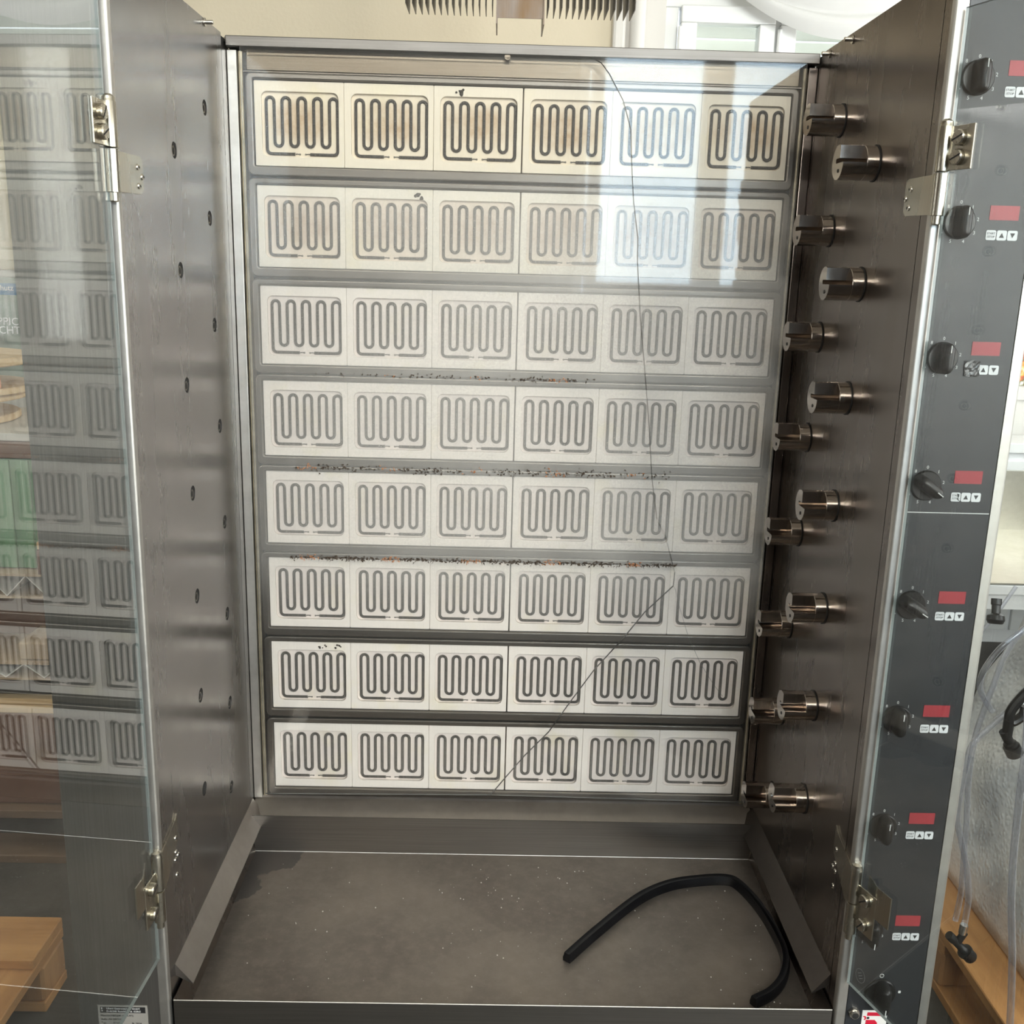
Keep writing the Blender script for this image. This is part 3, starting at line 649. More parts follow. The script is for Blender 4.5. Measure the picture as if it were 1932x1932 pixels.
def hinge(s, top):
    px, py = PIV[s]; x = XL if s < 0 else XR; inn = -s
    if top:
        z1, zm, z0 = 1.603, 1.5585, 1.516
    else: z1, zm, z0 = .765, .7185, .676
    d = door_dir(s); nrm = Vector((d.y, -d.x, 0)) * (1 if s > 0 else -1)      # towards the inside of the door
    if nrm.x * -s < 0: nrm = -nrm
    go = -nrm * GOF[s]
    t = empty('hinge', (px, py, z0), parent=G)
    k = MB().lathe([(.0035, z0 - .009), (.0045, z0 - .008), (.0045, z0), (.0068, z0 + .0005), (.0070, zm - .001), (.0062, zm - .0006)], (px, py, 0), (0, 0, 1), 20)
    k.lathe([(.0060, zm + .0004), (.0070, zm + .001), (.0070, z1 - .001), (.0066, z1), (.0060, z1 + .004), (.0030, z1 + .0065)], (px, py, 0), (0, 0, 1), 20)
    k.build('knuckle', M['nickel'], t)
    xa, xb = sorted((x + inn * .0003, x + inn * .0022))
    if top:
        v, f = curve_geo([[(py, z0 + .001), (-.383, z0 + .003), (-.376, z0 + .008), (-.376, zm - .004), (-.383, zm - .001), (py, zm - .002)]], .0019)
        ps = [(-.391, z0 + .030), (-.379, z0 + .021), (-.390, z0 + .011)]
    else:
        v, f = curve_geo([[(py, z1 - .001), (py, zm - .004), (py + .012, zm - .004), (-.386, zm + .028), (-.386, z1 + .018), (-.393, z1 + .012)]], .0019)
        ps = [(-.396, z1 - .010), (-.397, z1 - .029)]
    MB().add(yz(v, x + inn * .0012), f).build('panel_leaf', M['nickel'], t, smooth=False)
    ry = (0, math.radians(90) * inn, 0)
    for y, z in ps: inst(sc_small, 'screw', (x + inn * .0022, y, z), t, rot=ry)
    if not top:
        for y, z in [(-.384, z1 - .041), (-.394, z1 - .042), (-.392, z1 - .064)]: inst(sc_small, 'panel_screw', (x, y, z), G, rot=ry)
    # leaf clamped on the glass
    c = Vector((px, py, 0)) + go; lw = .036; zz0, zz1 = (zm + .001, z1 - .001) if top else (z0 + .012, zm + .026)
    q = []
    for w, off in ((.002, .0022), (lw, .0022), (lw, .0040), (.002, .0040)):
        p = c + d * w + nrm * off; q.append((p.x, p.y))
    MB().prism(q, 'z', zz0, zz1).build('glass_leaf', M['nickel'], t, bevel=.0005, seg=1)
    rz = math.atan2(nrm.y, nrm.x)
    for dz in ((zz1 - .012), (zz0 + .012)):
        p = c + d * (.020) + nrm * .0040; o = inst(sc_big, 'clamp_screw', (p.x, p.y, dz), t)
        o.rotation_euler = (Matrix.Rotation(rz, 3, 'Z') @ Matrix.Rotation(math.radians(90), 3, 'Y') @ Matrix.Rotation(random.uniform(.2, 1.0), 3, 'Z')).to_euler()
    if not top:                       # catch tab behind the lower leaf
        q = []
        for w, off in ((.010, .0063), (.036, .015), (.058, .015), (.058, .0165), (.036, .0165), (.010, .0078)):
            p = c + d * w + nrm * (off - .013); q.append((p.x, p.y))
        MB().prism(q, 'z', zm - .0, z1 - .006).build('catch_tab', M['nickel'], t, smooth=False)
for s in (-1, 1):
    for top in (True, False): hinge(s, top)
# glass doors, swung open towards the viewer
def door(s, z0, z1):
    px, py = PIV[s]; d = door_dir(s); n = Vector((-d.y, d.x, 0)); c = Vector((px, py, 0)) + n * GOF[s] * (1 if n.x * s > 0 else -1)
    mb = MB(); w0, w1, h = .003, .412, .0020
    A = [c + d * w0 - n * h, c + d * w1 - n * h, c + d * w1 + n * h, c + d * w0 + n * h]
    vs = [(p.x, p.y, z0) for p in A] + [(p.x, p.y, z1) for p in A]
    mb.add(vs, [(0, 1, 5, 4), (2, 3, 7, 6)], 0); mb.add(vs, [(1, 2, 6, 5), (3, 0, 4, 7), (0, 3, 2, 1), (4, 5, 6, 7)], 1)
    return mb.build('glass_door', [M['door_glass'], M['glass_edge']], G, smooth=False)
door(-1, .625, 1.80); door(1, .606, 1.712)

# ------------------------------------------------------------------ control panel on the right column
CP = empty('control_panel', (.468, YF, .12), parent=G)
PX0, PX1, SEAM = .4275, .5180, 1.2035
MB().box(PX0, PX1, YF - .0005, YF + .002, SEAM + .0006, ZT).build('panel_plate', M['panel_black'], CP, smooth=False)
MB().box(PX0, PX1, YF - .0005, YF + .002, .30, SEAM - .0006).build('panel_plate', M['panel_black'], CP, smooth=False)
MB().box(PX0, PX1, YF + .0001, YF + .0012, SEAM - .0008, SEAM + .0008).build('seam_line', M['white'], CP, smooth=False)
PF = YF - .0005
def knob_mesh(r=.0168):
    mb = MB().lathe([(r, 0), (r, .0016), (r * .96, .0028), (r * .92, .0034)], (0, 0, 0), (0, -1, 0), 36)
    n = 10; w, L = r * .42, r * .98; prof = []
    out = []
    for i in range(n + 1): a = PI * i / n; out.append((w * math.cos(a), L - w + w * math.sin(a)))
    for i in range(n + 1): a = PI + PI * i / n; out.append((w * math.cos(a), -L + w + w * math.sin(a)))
    k = len(out); vs = []; fs = []
    for sc, d in ((1.06, .003), (1.0, .010), (.93, .0150), (.74, .0186), (.45, .0204), (.14, .0210)):
        vs += [(u * (sc if abs(v) < 9 else 1), -d, v * (1 - (1 - sc) * .35)) for u, v in out]
    for a in range(5): fs += [(a * k + j, a * k + (j + 1) % k, (a + 1) * k + (j + 1) % k, (a + 1) * k + j) for j in range(k)]
    fs += [tuple(range(5 * k, 6 * k)), tuple(range(k - 1, -1, -1))]
    mb.add(vs, fs)
    mb.box(-.0005, .0005, -.0213, -.0205, r * .38, r * .84, 1)
    return mb.mesh('control_knob', [M['knob'], M['white']], (0, 0, 0), angle=40)
kn = knob_mesh()
mb = MB()
for k in range(9):
    a = math.radians(90 - 40 * k); v, f = text_geo(str(k), .0050, .0001); rr = .0200
    mb.add([(x + rr * math.cos(a) * .98, -w, y + rr * math.sin(a)) for x, y, w in v], f)
nums = mb.mesh('dial_numerals', M['white'], (0, 0, 0), smooth=False)
v, f = curve_geo([rrect(-.0052, .0052, -.0050, .0050, .0018, 4)], .0006); key_me = MB().add(xz(v, -.0003), f).mesh('key', M['key'], (0, 0, 0), smooth=False)
def tri(up):
    h = .0024 * (1 if up else -1); return MB().prism([(-.0026, -h), (.0026, -h), (0, h)] if up else [(-.0026, -h), (0, h), (.0026, -h)], 'y', -.0008, -.0005).mesh('arrow_mark', M['ink'], (0, 0, 0), smooth=False)
tu, td = tri(True), tri(False)
v1, f1 = text_geo('START', .0030, .0001); v2, f2 = text_geo('/STOP', .0030, .0001)
st_me = MB().add([(x, -.0007 - w, y + .0017) for x, y, w in v1], f1).add([(x, -.0007 - w, y - .0017) for x, y, w in v2], f2).mesh('key_lettering', M['ink'], (0, 0, 0), smooth=False)
v, f = curve_geo([rrect(-.0152, .0152, -.0072, .0072, .0005, 2)], .0005); disp_me = MB().add(xz(v, -.0002), f).mesh('display', M['display'], (0, 0, 0), smooth=False)
KZ = [1.6490, 1.5105, 1.3725, 1.2340, 1.0965, .9575, .8190, .6790]; DZ = [1.659, 1.521, 1.383, 1.244, 1.106, .968, .830, .691]
ANG = [0, 0, 0, 125, 122, 0, 0, 180]
for i in range(8):
    k = inst(kn, 'control_knob', (.4436, PF, KZ[i]), CP); k.rotation_euler = (0, math.radians(ANG[i]), 0)
    inst(nums, 'dial_numerals', (.4436, PF, KZ[i]), CP)
    inst(disp_me, 'display', (.4893, PF, DZ[i]), CP)
    for j, x in enumerate((.4780, .4892, .5004)):
        inst(key_me, 'key', (x, PF, DZ[i] - .0222), CP)
        if j == 0: inst(st_me, 'key_lettering', (x, PF, DZ[i] - .0222), CP)
        else: inst(tu if j == 1 else td, 'arrow_mark', (x, PF, DZ[i] - .0222), CP)
# strip of torn black tape over one key, scratches over another
mb = MB(); nx, nz = 9, 7; vs = []
for i in range(nx + 1):
    for j in range(nz + 1):
        vs.append((.4685 + i * .0165 / nx + (random.uniform(-.0007, .0007) if i in (0, nx) else 0), PF - .0014 - random.uniform(0, .0007), 1.3535 + j * .0165 / nz + random.uniform(-.0006, .0006)))
mb.add(vs, [(i * (nz + 1) + j, (i + 1) * (nz + 1) + j, (i + 1) * (nz + 1) + j + 1, i * (nz + 1) + j + 1) for i in range(nx) for j in range(nz)])
mb.build('black_tape', plain('crumpled_tape', (.02, .02, .022), .3, spec=.8), CP, smooth=False)
mb = MB()
for a, b in (((.4795, 1.2255), (.4815, 1.2225)), ((.481, 1.2252), (.4805, 1.2215)), ((.4795, 1.2205), (.482, 1.2180))): mb.tube([(a[0], PF - .0008, a[1]), (b[0], PF - .0008, b[1])], .0005, 5)
mb.build('scratch_mark', M['ink'], CP)
# main switch
k = inst(kn, 'control_knob', (.4665, PF, .5885), CP, lab='main switch knob at the foot of the panel'); k.rotation_euler = (0, math.radians(180), 0); k.scale = (1.18, 1.1, 1.18)
mb = MB().tube([(.4665 + .0024 * math.cos(a), PF, .6125 + .0024 * math.sin(a)) for a in [2 * PI * q / 16 for q in range(16)]], .0004, 5, closed=True)
mb.box(.4370, .4410, PF - .0003, PF, .5895, .5901).box(.4895, .4925, PF - .0003, PF, .5880, .5915)
mb.build('switch_print', M['white'], CP, smooth=False)
el = [(.4395 + .0052 * math.cos(a) - .003 * math.sin(a), PF, .6120 + .0105 * math.sin(a)) for a in [2 * PI * q / 28 for q in range(28)]]
mb = MB().tube(el, .00022, 4, closed=True)
for dz in (-.004, 0, .004): mb.box(.4375 - dz * .3, .4415 - dz * .3, PF - .0002, PF, .6118 + dz, .6123 + dz)
mb.build('oval_mark', plain('faint_print', (.20, .20, .20), .5), CP, smooth=False)
nut = MB().lathe([(.0072, 0), (.0072, .004), (.0066, .0046)], (.4365, PF, .5600), (0, -1, 0), 6).lathe([(.0052, .0046), (.0052, .0075), (.0044, .0078)], (.4365, PF, .5600), (0, -1, 0), 20)
nt_ = nut.build('socket_nut', M['bolt'], CP); MB().lathe([(.0042, .0079), (.0030, .0080)], (.4365, PF, .5600), (0, -1, 0), 18).build('socket_hole', M['dark'], CP)
# red and white bird head sticker
lx, lz = .4480, .5625
mb = MB().box(lx, lx + .0315, PF - .0003, PF, lz - .0315, lz, 0)
def poly(pts, m, e=.0005): mb.prism([(lx + u, lz - v) for u, v in pts], 'y', PF - e, PF - .0003, m)
poly([(.0065, .0030), (.0275, .0030), (.0240, .0062), (.0250, .0080), (.0060, .0080)], 1)
poly([(.0010, .0085), (.0045, .0085), (.0055, .0100), (.0055, .0125), (.0042, .0140), (.0025, .0140), (.0040, .0115)], 1)
poly([(.0055, .0140), (.0165, .0140), (.0200, .0180), (.0195, .0270), (.0050, .0270)], 1)
poly([(.0078 + .0019 * math.cos(a), .0112 + .0016 * math.sin(a)) for a in [2 * PI * q / 14 for q in range(14)]], 2)
mb.build('bird_sticker', [M['white'], M['logo_red'], M['ink']], CP, smooth=False)
# rating plate on the left column
RP = empty('rating_plate', (-.474, YF, .49), parent=G); yq = YF - .0006
MB().box(-.5040, -.4430, yq, YF, .4900, .5530).build('plate', M['grey_plate'], RP, smooth=False)
mb = MB().box(-.5012, -.4455, yq - .0002, yq, .5425, .5510); mb.build('plate_header', M['ink'], RP, smooth=False)
def plate_text(lines, size, x, z, dz, mat, name):
    mb = MB()
    for i, s in enumerate(lines):
        v, f = text_geo(s, size, .0001, 'LEFT'); mb.add([(x + a, yq - .0004 - w, z - i * dz + b) for a, b, w in v], f)
    mb.build(name, mat, RP, smooth=False)
plate_text(['Ubert Gastrotechnik GmbH', 'D-46348 Raesfeld Tel. 02865'], .0036, -.4935, .5488, .0040, M['white'], 'header_lettering')
plate_text(['E', '='], .0040, -.5000, .5488, .0034, M['white'], 'plate_emblem')
plate_text(['Maschin-Nr.:', 'Auftr.-Nr.:', 'Typ:', 'Leistung:'], .0036, -.5008, .5385, .0052, M['ink'], 'field_names')
plate_text(['RT608-H014-972', '280340', 'RT608', '400V 3Ph N'], .0036, -.4860, .5385, .0052, M['ink'], 'field_values')
plate_text(['Bj. 2014'], .0036, -.4630, .5275, .0052, M['ink'], 'year_lettering')

# ------------------------------------------------------------------ drip tray and what lies in it
TR = empty('drip_tray', (0, -.24, .456), 'wide shallow stained steel drip tray at the bottom of the grill', 'tray')
mb = MB(); xi, xo, yb, yf, zf, zr = .4035, .4120, -.053, -.440, .520, .557
zb = .582
I = [(-xi, yf, zf), (xi, yf, zf), (xi, yb, zf), (-xi, yb, zf)]
T = [(-xo, yf, zr), (xo, yf, zr), (xo, yb + .004, zr), (-xo, yb + .004, zr)]
mb.add(I, [(0, 1, 2, 3)]); mb.build('tray_floor', M['tray'], TR, smooth=False)
mt = [M['rail'], M['edge']]
MB().add([I[3], I[2], (xo, yb + .002, zb), (-xo, yb + .002, zb), (-xo, yb + .004, zb), (xo, yb + .004, zb), (xi, yb + .002, zf), (-xi, yb + .002, zf)], [(0, 1, 2, 3), (3, 2, 5, 4), (4, 5, 6, 7)]).build('tray_wall', M['rail'], TR, smooth=False)
for s in (-1, 1):
    MB().add([(s * xi, yf, zf), (s * xi, yb, zf), (s * xo, yb, zr), (s * xo, yf, zr), (s * (xo + .001), yf, zr), (s * (xo + .001), yb, zr), (s * (xi + .001), yb, zf - .001), (s * (xi + .001), yf, zf - .001)],
             [(0, 1, 2, 3), (3, 2, 5, 4), (4, 5, 6, 7), (0, 3, 4, 7)]).build('tray_wall', M['panel_r'], TR, smooth=False)
MB().box(-xo, xo, yf - .0015, yf, .456, zr).build('tray_lip', M['tray_lip'], TR, smooth=False)
MB().tube([(-xo, yf - .0006, zr), (xo, yf - .0006, zr)], .0008, 6).build('lip_edge', M['edge'], TR)
MB().tube([(-xi, yb - .0004, zf + .0004), (xi, yb - .0004, zf + .0004)], .0006, 5).build('weld_line', M['edge'], TR)
mb = MB().box(-.40, .40, -.43, -.06, .4575, .5185); mb.build('tray_underside', M['dark'], TR, smooth=False)

rp = [(.087, -.311), (.134, -.253), (.202, -.177), (.256, -.139), (.309, -.124), (.350, -.121), (.368, -.135), (.385, -.185), (.3935, -.241), (.3945, -.298), (.380, -.342), (.356, -.373), (.327, -.392)]
path = smooth_path([(x, y, zf + .0075) for x, y in rp], 9); mb = MB(); n = len(path); vs = []; prof = [(-.0070, -.0072), (.0070, -.0072), (.0074, -.0020), (.0058, .0022), (.0046, .0070), (.0012, .0058), (-.0012, .0058), (-.0050, .0062), (-.0062, .0018), (-.0074, -.0020)]
for i, p in enumerate(path):
    t = (path[min(i + 1, n - 1)] - path[max(i - 1, 0)]).normalized(); w = Vector((-t.y, t.x, 0)); vs += [p + w * a * .84 + Vector((0, 0, b)) for a, b in prof]
k = len(prof); fs = [(i * k + j, i * k + (j + 1) % k, (i + 1) * k + (j + 1) % k, (i + 1) * k + j) for i in range(n - 1) for j in range(k)] + [tuple(range(k)), tuple(range((n - 1) * k, n * k))]
mb.add(vs, fs); mb.build('rubber_seal', M['rubber'], label='curved strip of black rubber seal lying in the drip tray', cat='seal')
mb = MB()
for k in range(170):
    x, y = random.uniform(-.1, .38), random.uniform(-.43, -.08); r = random.uniform(.0004, .0011)
    if random.random() < .3: x = random.uniform(-.38, .1)
    mb.lathe([(r, 0), (r * .8, r * .9)], (x, y, zf), (0, 0, 1), 5)
mb.build('crumbs', M['crumb'], label='pale crumbs scattered over the drip tray floor', cat='crumbs', kind='stuff')
# dead insects caught on the frames behind the glass
mb = MB()
def bug(x, y, z, m):
    r = random.uniform(.0005, .0012); a = random.uniform(0, PI); d = Vector((math.cos(a), random.uniform(-.3, .3), math.sin(a) * .6)).normalized()
    mb.lathe([(r * .3, -r * 1.6), (r * .8, -r * .5), (r * .8, r * .5), (r * .3, r * 1.6)], (x, y, z), d, 5, m)
    if random.random() < .6: mb.tube([(x, y, z), (x + random.uniform(-.002, .002), y - .001, z - random.uniform(.001, .0028))], .00022, 3, m)
for zc, x0, x1, cnt, sp in ((ZTOP[5] + .0105, -.34, .26, 760, .0035), (ZTOP[4] + .0125, -.33, .24, 300, .006), (ZTOP[3] + .0135, -.30, .12, 80, .004), (1.2935, .0, .09, 45, .003)):
    for k in range(cnt):
        x = random.uniform(x0, x1); bug(x, -.0232 + random.uniform(-.0006, .0006), zc + random.gauss(0, sp * .5) - (.003 if sp == .0035 else 0), 1 if (abs((x * 8) % 1 - .5) < .12 and random.random() < .7) else 0)
mb.build('dead_insects', [M['insect'], M['insect2']], label='rows of dead brown insects stuck along the cracked inner glass', cat='insects', kind='stuff')

# ------------------------------------------------------------------ pallets
def pallet(lab, x0, x1, y0, y1, boards, dark=False, grp=None, marks=None, inner=True):
    t = empty('pallet', ((x0 + x1) / 2, (y0 + y1) / 2, 0), lab, 'pallet', grp)
    mx, my, me_ = (M['old_wood'],) * 3 if dark else (M['pallet_x'], M['pallet_y'], M['pallet_end'])
    for a, b in boards: MB().box(x0, x1, a, b, .122, .144).build('deck_board', mx, t, bevel=.002, seg=1)
    xm = (x0 + x1) / 2; xs = [(x0, x0 + .1), (xm - .05, xm + .05), (x1 - .1, x1)]
    for a, b in xs: MB().box(a, b, y0, y1, .100, .122).build('cross_board', my, t, bevel=.002, seg=1)
    ym = (y0 + y1) / 2
    for c, d in ((y0, y0 + .1), (ym - .07, ym + .07), (y1 - .1, y1)):
        for a, b in xs: MB().box(a, b, c, d, .022, .100).build('block', me_, t, bevel=.006, seg=1)
        MB().box(x0, x1, c, d, 0, .022).build('base_board', mx, t, bevel=.002, seg=1)
    return t
def ev(y0, y1, n, w): return [(y0 + (y1 - y0 - w) * i / (n - 1), y0 + (y1 - y0 - w) * i / (n - 1) + w) for i in range(n)]
pallet('light pine pallet on the floor left of the grill, part of its deck missing', -2.05, -.890, -.52, .287, [(.155, .287), (-.40, -.30), (-.52, -.42)])
pallet('dark old pallet under the cartons and crate left of the grill', -2.1, -.93, .69, 1.45, ev(.69, 1.45, 5, .11), dark=True)
# right pallet: deck boards run along y
def pallet_y(lab, x0, x1, y0, y1):
    t = empty('pallet', ((x0 + x1) / 2, (y0 + y1) / 2, 0), lab, 'pallet')
    for a, b in ev(x0, x1, 5, .12): MB().box(a, b, y0, y1, .122, .144).build('deck_board', M['pallet_y'], t, bevel=.002, seg=1)
    ym = (y0 + y1) / 2
    ys = [(y0, y0 + .14), (ym - .075, ym + .075), (y1 - .14, y1)]
    for c, d in ys: MB().box(x0, x1, c, d, .100, .122).build('cross_board', M['pallet_x'], t, bevel=.002, seg=1)
    for a, b in ((x0, x0 + .1), ((x0 + x1) / 2 - .05, (x0 + x1) / 2 + .05), (x1 - .1, x1)):
        for c, d in ys: MB().box(a, b, c, d, .022, .100).build('block', M['pallet_end'], t, bevel=.006, seg=1)
        MB().box(a, b, y0, y1, 0, .022).build('base_board', M['pallet_y'], t, bevel=.002, seg=1)
    mb = MB()
    for i, s in enumerate(('CZ-', '055', 'HT', '5-1-15')):
        v, f = text_geo(s, .022, .0002, 'CENTER'); mb.add([(x0 - .0005 - w, ym - a, .085 - i * .019 + b) for a, b, w in v], f)
    mb.build('block_stamp', M['ink'], t, smooth=False)
    return t
pallet_y('pine pallet under the bubble-wrapped machine right of the grill', .92, 1.72, -.14, .83)

# bubble-wrapped machine: lumpy wrapped body
bm = bmesh.new(); bmesh.ops.create_cube(bm, size=1); bmesh.ops.subdivide_edges(bm, edges=bm.edges, cuts=24, use_grid_fill=True)
import mathutils.noise as mn
for vv in bm.verts:
    p = vv.co; z = (p.z + .5); q = Vector((p.x, p.y, z))
    x = 1.365 + p.x * (.70 - .30 * z ** 1.5); y = .34 + p.y * (.62 - .1 * z); zz = .147 + z * .72
    x += .10 * max(0, z - .35)
    k = mn.noise(Vector((x * 7, y * 7, zz * 7))) * .022 + mn.noise(Vector((x * 24, y * 24, zz * 24))) * .007
    amt = min(1, z * 6); nn = Vector((p.x, p.y, p.z)).normalized()
    vv.co = Vector((x, y, zz)) + nn * k * amt
me = bpy.data.meshes.new('wrapped_machine'); bm.to_mesh(me); bm.free(); me.materials.append(M['bubble']); me.shade_smooth()
o = bpy.data.objects.new('wrapped_machine', me); COL.objects.link(o)
for vv in me.vertices: vv.co = vv.co - Vector((1.365, .34, .147))
place(o, (1.365, .34, .147)); tag(o, 'lumpy machine wrapped in clear bubble wrap standing on the right pallet', 'machine')

# clear hoses with black couplings
HA = [(.915, .91), (.886, .875), (.850, .839), (.827, .797), (.825, .766), (.839, .740), (.853, .722)]
HBp = [(.92, .89), (.888, .860), (.868, .818), (.857, .767), (.848, .726), (.839, .673), (.836, .620), (.839, .559), (.845, .496), (.849, .432), (.854, .360), (.853, .315), (.851, .292)]
HCp = [(.96, .757), (.905, .746), (.876, .732), (.851, .707), (.826, .677), (.816, .656), (.811, .601), (.811, .524), (.825, .474), (.840, .426), (.852, .366), (.853, .322), (.851, .290)]
HD = [(.725, .95), (.733, .873), (.739, .816), (.742, .732), (.747, .636), (.755, .557), (.771, .456), (.784, .344), (.789, .278), (.798, .15), (.812, .03), (.85, .008), (.90, .007)]
HE = [(.90, .93), (.870, .875), (.815, .787), (.784, .732), (.75, .66)]
HS = []
def hose(pts, y, r, lab, dy=0.):
    path = smooth_path([(x, y + dy * i, z) for i, (x, z) in enumerate(pts)], 8)
    o = MB().tube(path, r, 14).build('hose', M['hose'], label=lab, cat='hose', group='clear hoses right of the grill'); HS.append(o)
    inner = MB().tube([p for p in path], r * .55, 8).build('hose_bore', plain('hose_bore_%d' % len(HS), (.45, .46, .52), .3), None) if False else None
    return o
hose(HA, .10, .0052, 'clear hose bending in a tight loop above the wrapped machine')
hose(HBp, .116, .0052, 'clear hose falling straight behind the crossing hose')
hc = hose(HCp, .085, .0055, 'clear hose ending in a black coupling above the right pallet')
hose(HD, -.21, .0052, 'clear hose hanging straight down in front of the bubble wrap')
he = hose(HE, .17, .0036, 'thin clear hose running down behind the looped hose')
def coupling(parent, c, d, s=1.0, tee=True):
    d = Vector(d).normalized(); c = Vector(c)
    mb = MB().lathe([(.008, -.030), (.0085, -.028), (.0085, -.016), (.0072, -.014), (.0072, .006), (.0095, .010), (.0095, .016), (.0145, .017), (.0145, .021), (.0125, .022), (.0125, .036), (.0115, .038)], c, d, 20)
    if tee:
        w = Vector((-d.z, 0, d.x)) if Vector((-d.z, 0, d.x)).z > 0 else Vector((d.z, 0, -d.x)); u = (w * .9 + d * -.3).normalized(); mb.cyl(c + d * -.006, c + d * -.006 + u * .026, .0065, 14)
    return mb.build('hose_coupling', M['knob'], parent)
coupling(hc, (.848, .085, .262), (.032, 0, -.032))
MB().cyl((.851, .085, .287), (.8525, .085, .305), .0072, 14).build('hose_clamp', M['bolt'], hc)
c2 = MB().tube(smooth_path([(.93, .07, .80), (.905, .07, .785), (.885, .07, .765), (.868, .07, .735), (.872, .07, .716), (.890, .07, .728), (.893, .07, .745)], 6), .0085, 10)
c2.lathe([(.0085, -.02), (.0085, .004), (.0115, .006), (.0115, .012), (.0145, .013), (.0145, .030), (.013, .032)], (.872, .07, .682), (.018, 0, -.030), 18)
c2.cyl((.868, .07, .72), (.868, .07, .69), .009, 12)
c2.build('tap_coupling', M['knob'], label='black plastic tap coupling caught among the clear hoses', cat='coupling')
mb = MB().lathe([(.009, .030), (.009, .020), (.0075, .018), (.0075, .004), (.0145, .000), (.0155, -.008), (.0125, -.014), (.0110, -.015)], (.866, .16, .878), (.08, .35, 1), 20)
mb.build('hose_coupling', M['knob'], he)

# things behind on the right
MB().box(1.16, 1.38, .84, 1.10, 0, .265).build('cardboard_box', M['card'], label='brown cardboard box on the floor behind the right pallet', cat='box', bevel=.003)
T2 = empty('steel_table', (2.0, 1.9, 0), 'bright steel worktable by the right back window', 'table')
MB().box(1.50, 2.55, 1.60, 2.35, .455, .49).build('table_edge', M['white_enamel'], T2, bevel=.004)
MB().box(1.50, 2.55, 1.60, 2.35, .492, .497).build('table_top', M['table_steel'], T2, smooth=False)
MB().box(1.50, 2.55, 2.33, 2.35, .497, .735).build('splash_back', M['table_steel'], T2, smooth=False)
MB().box(1.55, 2.50, 1.62, 1.64, .40, .452).build('apron', M['white_enamel'], T2, smooth=False)
for x in (1.54, 2.5):
    for y in (1.63, 2.3): MB().box(x - .02, x + .02, y - .02, y + .02, 0, .455).build('leg', M['white_enamel'], T2)
W2 = empty('white_cabinet', (2.1, 2.46, 0), 'low white cabinet with a shelf standing against the right back corner', 'cabinet')
MB().box(1.62, 2.58, 2.38, 2.58, 0, .80).build('cabinet_body', M['white_enamel'], W2, bevel=.004)
MB().box(1.58, 2.59, 2.36, 2.59, .80, .84).build('cabinet_top', M['pvc'], W2, bevel=.004)
for a in (1.64, 2.11): MB().box(a, a + .45, 2.364, 2.379, .06, .77).build('cabinet_door', M['pvc'], W2, bevel=.003)
P2 = empty('food_poster', (2.05, 2.58, 1.0), 'white poster with an orange and red food photo right of the grill', 'poster')
MB().box(1.72, 2.45, 2.640, 2.648, .98, 1.42).build('poster_sheet', M['wall_white'], P2, smooth=False)
MB().box(1.80, 2.37, 2.632, 2.639, 1.04, 1.22).build('food_photo', M['picture'], P2, smooth=False)

# ------------------------------------------------------------------ stack of goods behind on the left
MB().box(-2.0, -.97, .72, 1.35, .146, .385).build('carton', M['card_dark'], label='reddish brown carton lying on the dark pallet', cat='carton', bevel=.004)
sl = empty('slat_bundle', (-1.45, 1.0, .387), 'thin pale wooden slats laid across the reddish carton', 'slats')
for y in (.72, .80, .95, 1.2): MB().box(-2.0, -.98, y, y + .05, .387, .399).build('slat', M['pale_wood'], sl)
for y in (.74, 1.0): MB().box(-1.9, -1.0, y, y + .08, .401, .415).build('slat', M['pale_wood'], sl)
MB().box(-1.95, -.97, .76, 1.3, .417, .470).build('dark_box', M['ink'], label='flat black box under the lower corrugated sheet', cat='box', bevel=.004)
def corrugated(lab, z0, z1, y0, y1, x0, x1):
    t = empty('corrugated_board', ((x0 + x1) / 2, (y0 + y1) / 2, z0), lab, 'cardboard')
    MB().box(x0, x1, y0, y1, z1 - .006, z1).build('top_liner', M['card'], t, smooth=False); MB().box(x0, x1, y0, y1, z0, z0 + .004).build('bottom_liner', M['card'], t, smooth=False)
    n = int((x1 - x0) / .045); pts = []
    for i in range(n + 1): pts.append((x0 + (x1 - x0) * i / n, z0 + .004 if i % 2 else z1 - .007))
    pts2 = [(x, z + .003 if False else z - .002) for x, z in pts[::-1]]
    MB().prism(pts + [(x, z + .0035) for x, z in pts[::-1]], 'y', y0 + .002, y1, 0).build('flute', M['paper'], t, smooth=False)
corrugated('lower corrugated cardboard sheet carrying a pale brick', .472, .517, .72, 1.3, -1.95, -1.0)
MB().box(-1.150, -.98, .73, .85, .519, .562).build('brick', M['card'], label='pale flecked brick on the lower corrugated sheet', cat='brick', bevel=.004)
MB().box(-1.9, -.97, .90, 1.3, .519, .670).build('crate', M['card_dark'], label='dark crate between the two corrugated sheets', cat='crate', bevel=.004)
corrugated('upper corrugated cardboard sheet below the green crate', .676, .736, .72, 1.3, -1.95, -1.02)
GC = empty('green_crate', (-1.45, 1.02, .738), 'tall green ribbed plastic crate on the upper corrugated sheet', 'crate')
MB().box(-1.9, -1.0, .76, 1.28, .738, 1.0).build('crate_wall', M['green'], GC, bevel=.003)
rib = MB().box(-.009, .009, -.008, 0, 0, .258).mesh('rib', M['green'], (0, 0, 0), bevel=.003)
for i in range(20): inst(rib, 'rib', (-1.02 - i * .044, .7595, .74), GC)
BK = empty('wood_offcuts', (-1.05, .735, .797), 'small stack of pale wooden offcuts before the green crate', 'offcuts')
for k, (a, b) in enumerate(((.797, .815), (.817, .838), (.840, .866))): MB().box(-1.078 + .004 * k, -.98, .715, .752, a, b).build('offcut', M['pale_wood'], BK, bevel=.002)
MB().box(-1.078, -.98, .712, .756, .738, .796).build('offcut_base', M['card_dark'], BK)
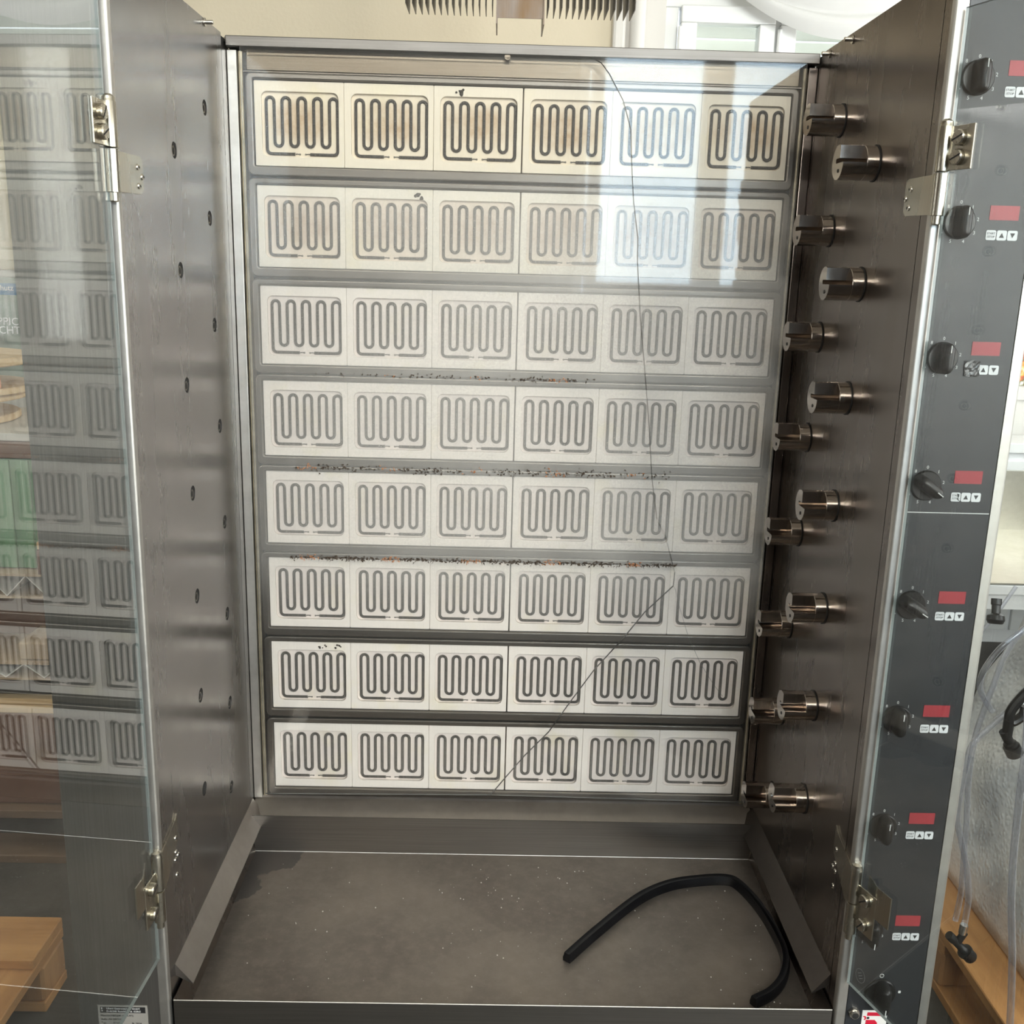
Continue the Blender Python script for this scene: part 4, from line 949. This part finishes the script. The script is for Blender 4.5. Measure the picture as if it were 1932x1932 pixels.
MB().box(-1.95, -.98, .75, 1.25, 1.002, 1.035).build('tray_red', M['card_dark'], label='flat dark red tray on the green crate', cat='tray', bevel=.003) .name = 'serving_tray'
MB().box(-1.9, -1.0, .78, 1.2, 1.037, 1.055).build('paper_pile', M['paper'], label='flat pile of white papers on the dark red tray', cat='papers', bevel=.002)
def board(lab, cx, cy, r, z0, z1):
    MB().lathe([(r - .004, z0), (r, z0 + .003), (r, z1 - .003), (r - .004, z1)], (cx, cy, 0), (0, 0, 1), 60).build('round_board', M['pale_wood'], label=lab, cat='board', group='round wooden boards left of the grill')
board('lowest round wooden board, resting on the white papers', -1.44, .95, .22, 1.057, 1.074)
MB().box(-1.06, -.99, .80, .86, 1.057, 1.105).build('white_box', M['paper'], label='small white box on the papers beside the round boards', cat='box', bevel=.002)
board('second round wooden board from the bottom', -1.415, .95, .22, 1.112, 1.125)
board('third round wooden board, with an orange block on it', -1.405, .95, .225, 1.129, 1.145)
MB().cyl((-1.35, 1.0, 1.0745), (-1.35, 1.0, 1.111), .03, 14).build('spool', M['pale_wood'], label='short wooden spool between the lowest and second round board', cat='spool')
MB().cyl((-1.35, 1.0, 1.146), (-1.35, 1.0, 1.195), .03, 14).build('spool', M['pale_wood'], label='short wooden spool under the topmost round board', cat='spool')
MB().box(-1.235, -1.205, .85, .88, 1.146, 1.172).build('orange_block', plain('orange_block', (.62, .20, .07), .6, noise_amt=.2), label='small orange block on the third round board', cat='block', bevel=.002)
board('topmost round wooden board of the stack', -1.418, .95, .24, 1.196, 1.216)
PO = empty('carpet_poster', (-1.75, 2.58, .7), 'blue-topped advertising poster standing on a white base at the back wall', 'poster')
MB().box(-2.15, -1.62, 2.30, 2.31, .95, 1.375).build('poster_sheet', M['poster'], PO, smooth=False)
MB().box(-2.15, -1.62, 2.296, 2.30, 1.312, 1.354).build('blue_band', M['blue'], PO, smooth=False)
def ptxt(s, size, x, z, name, mt):
    v, f = text_geo(s, size, .0004, 'RIGHT'); MB().add([(x + a, 2.294 - w, z + b) for a, b, w in v], f).build(name, mt, PO, smooth=False)
ptxt('Schutz', .028, -1.825, 1.337, 'poster_lettering', M['white'])
ptxt('TEPPICH', .040, -1.787, 1.214, 'poster_lettering', M['white']); ptxt('LEICHT', .040, -1.812, 1.182, 'poster_lettering', M['white'])
MB().box(-2.2, -1.60, 2.32, 2.55, 0, 1.40).build('display_stand', M['paper'], PO, smooth=False)
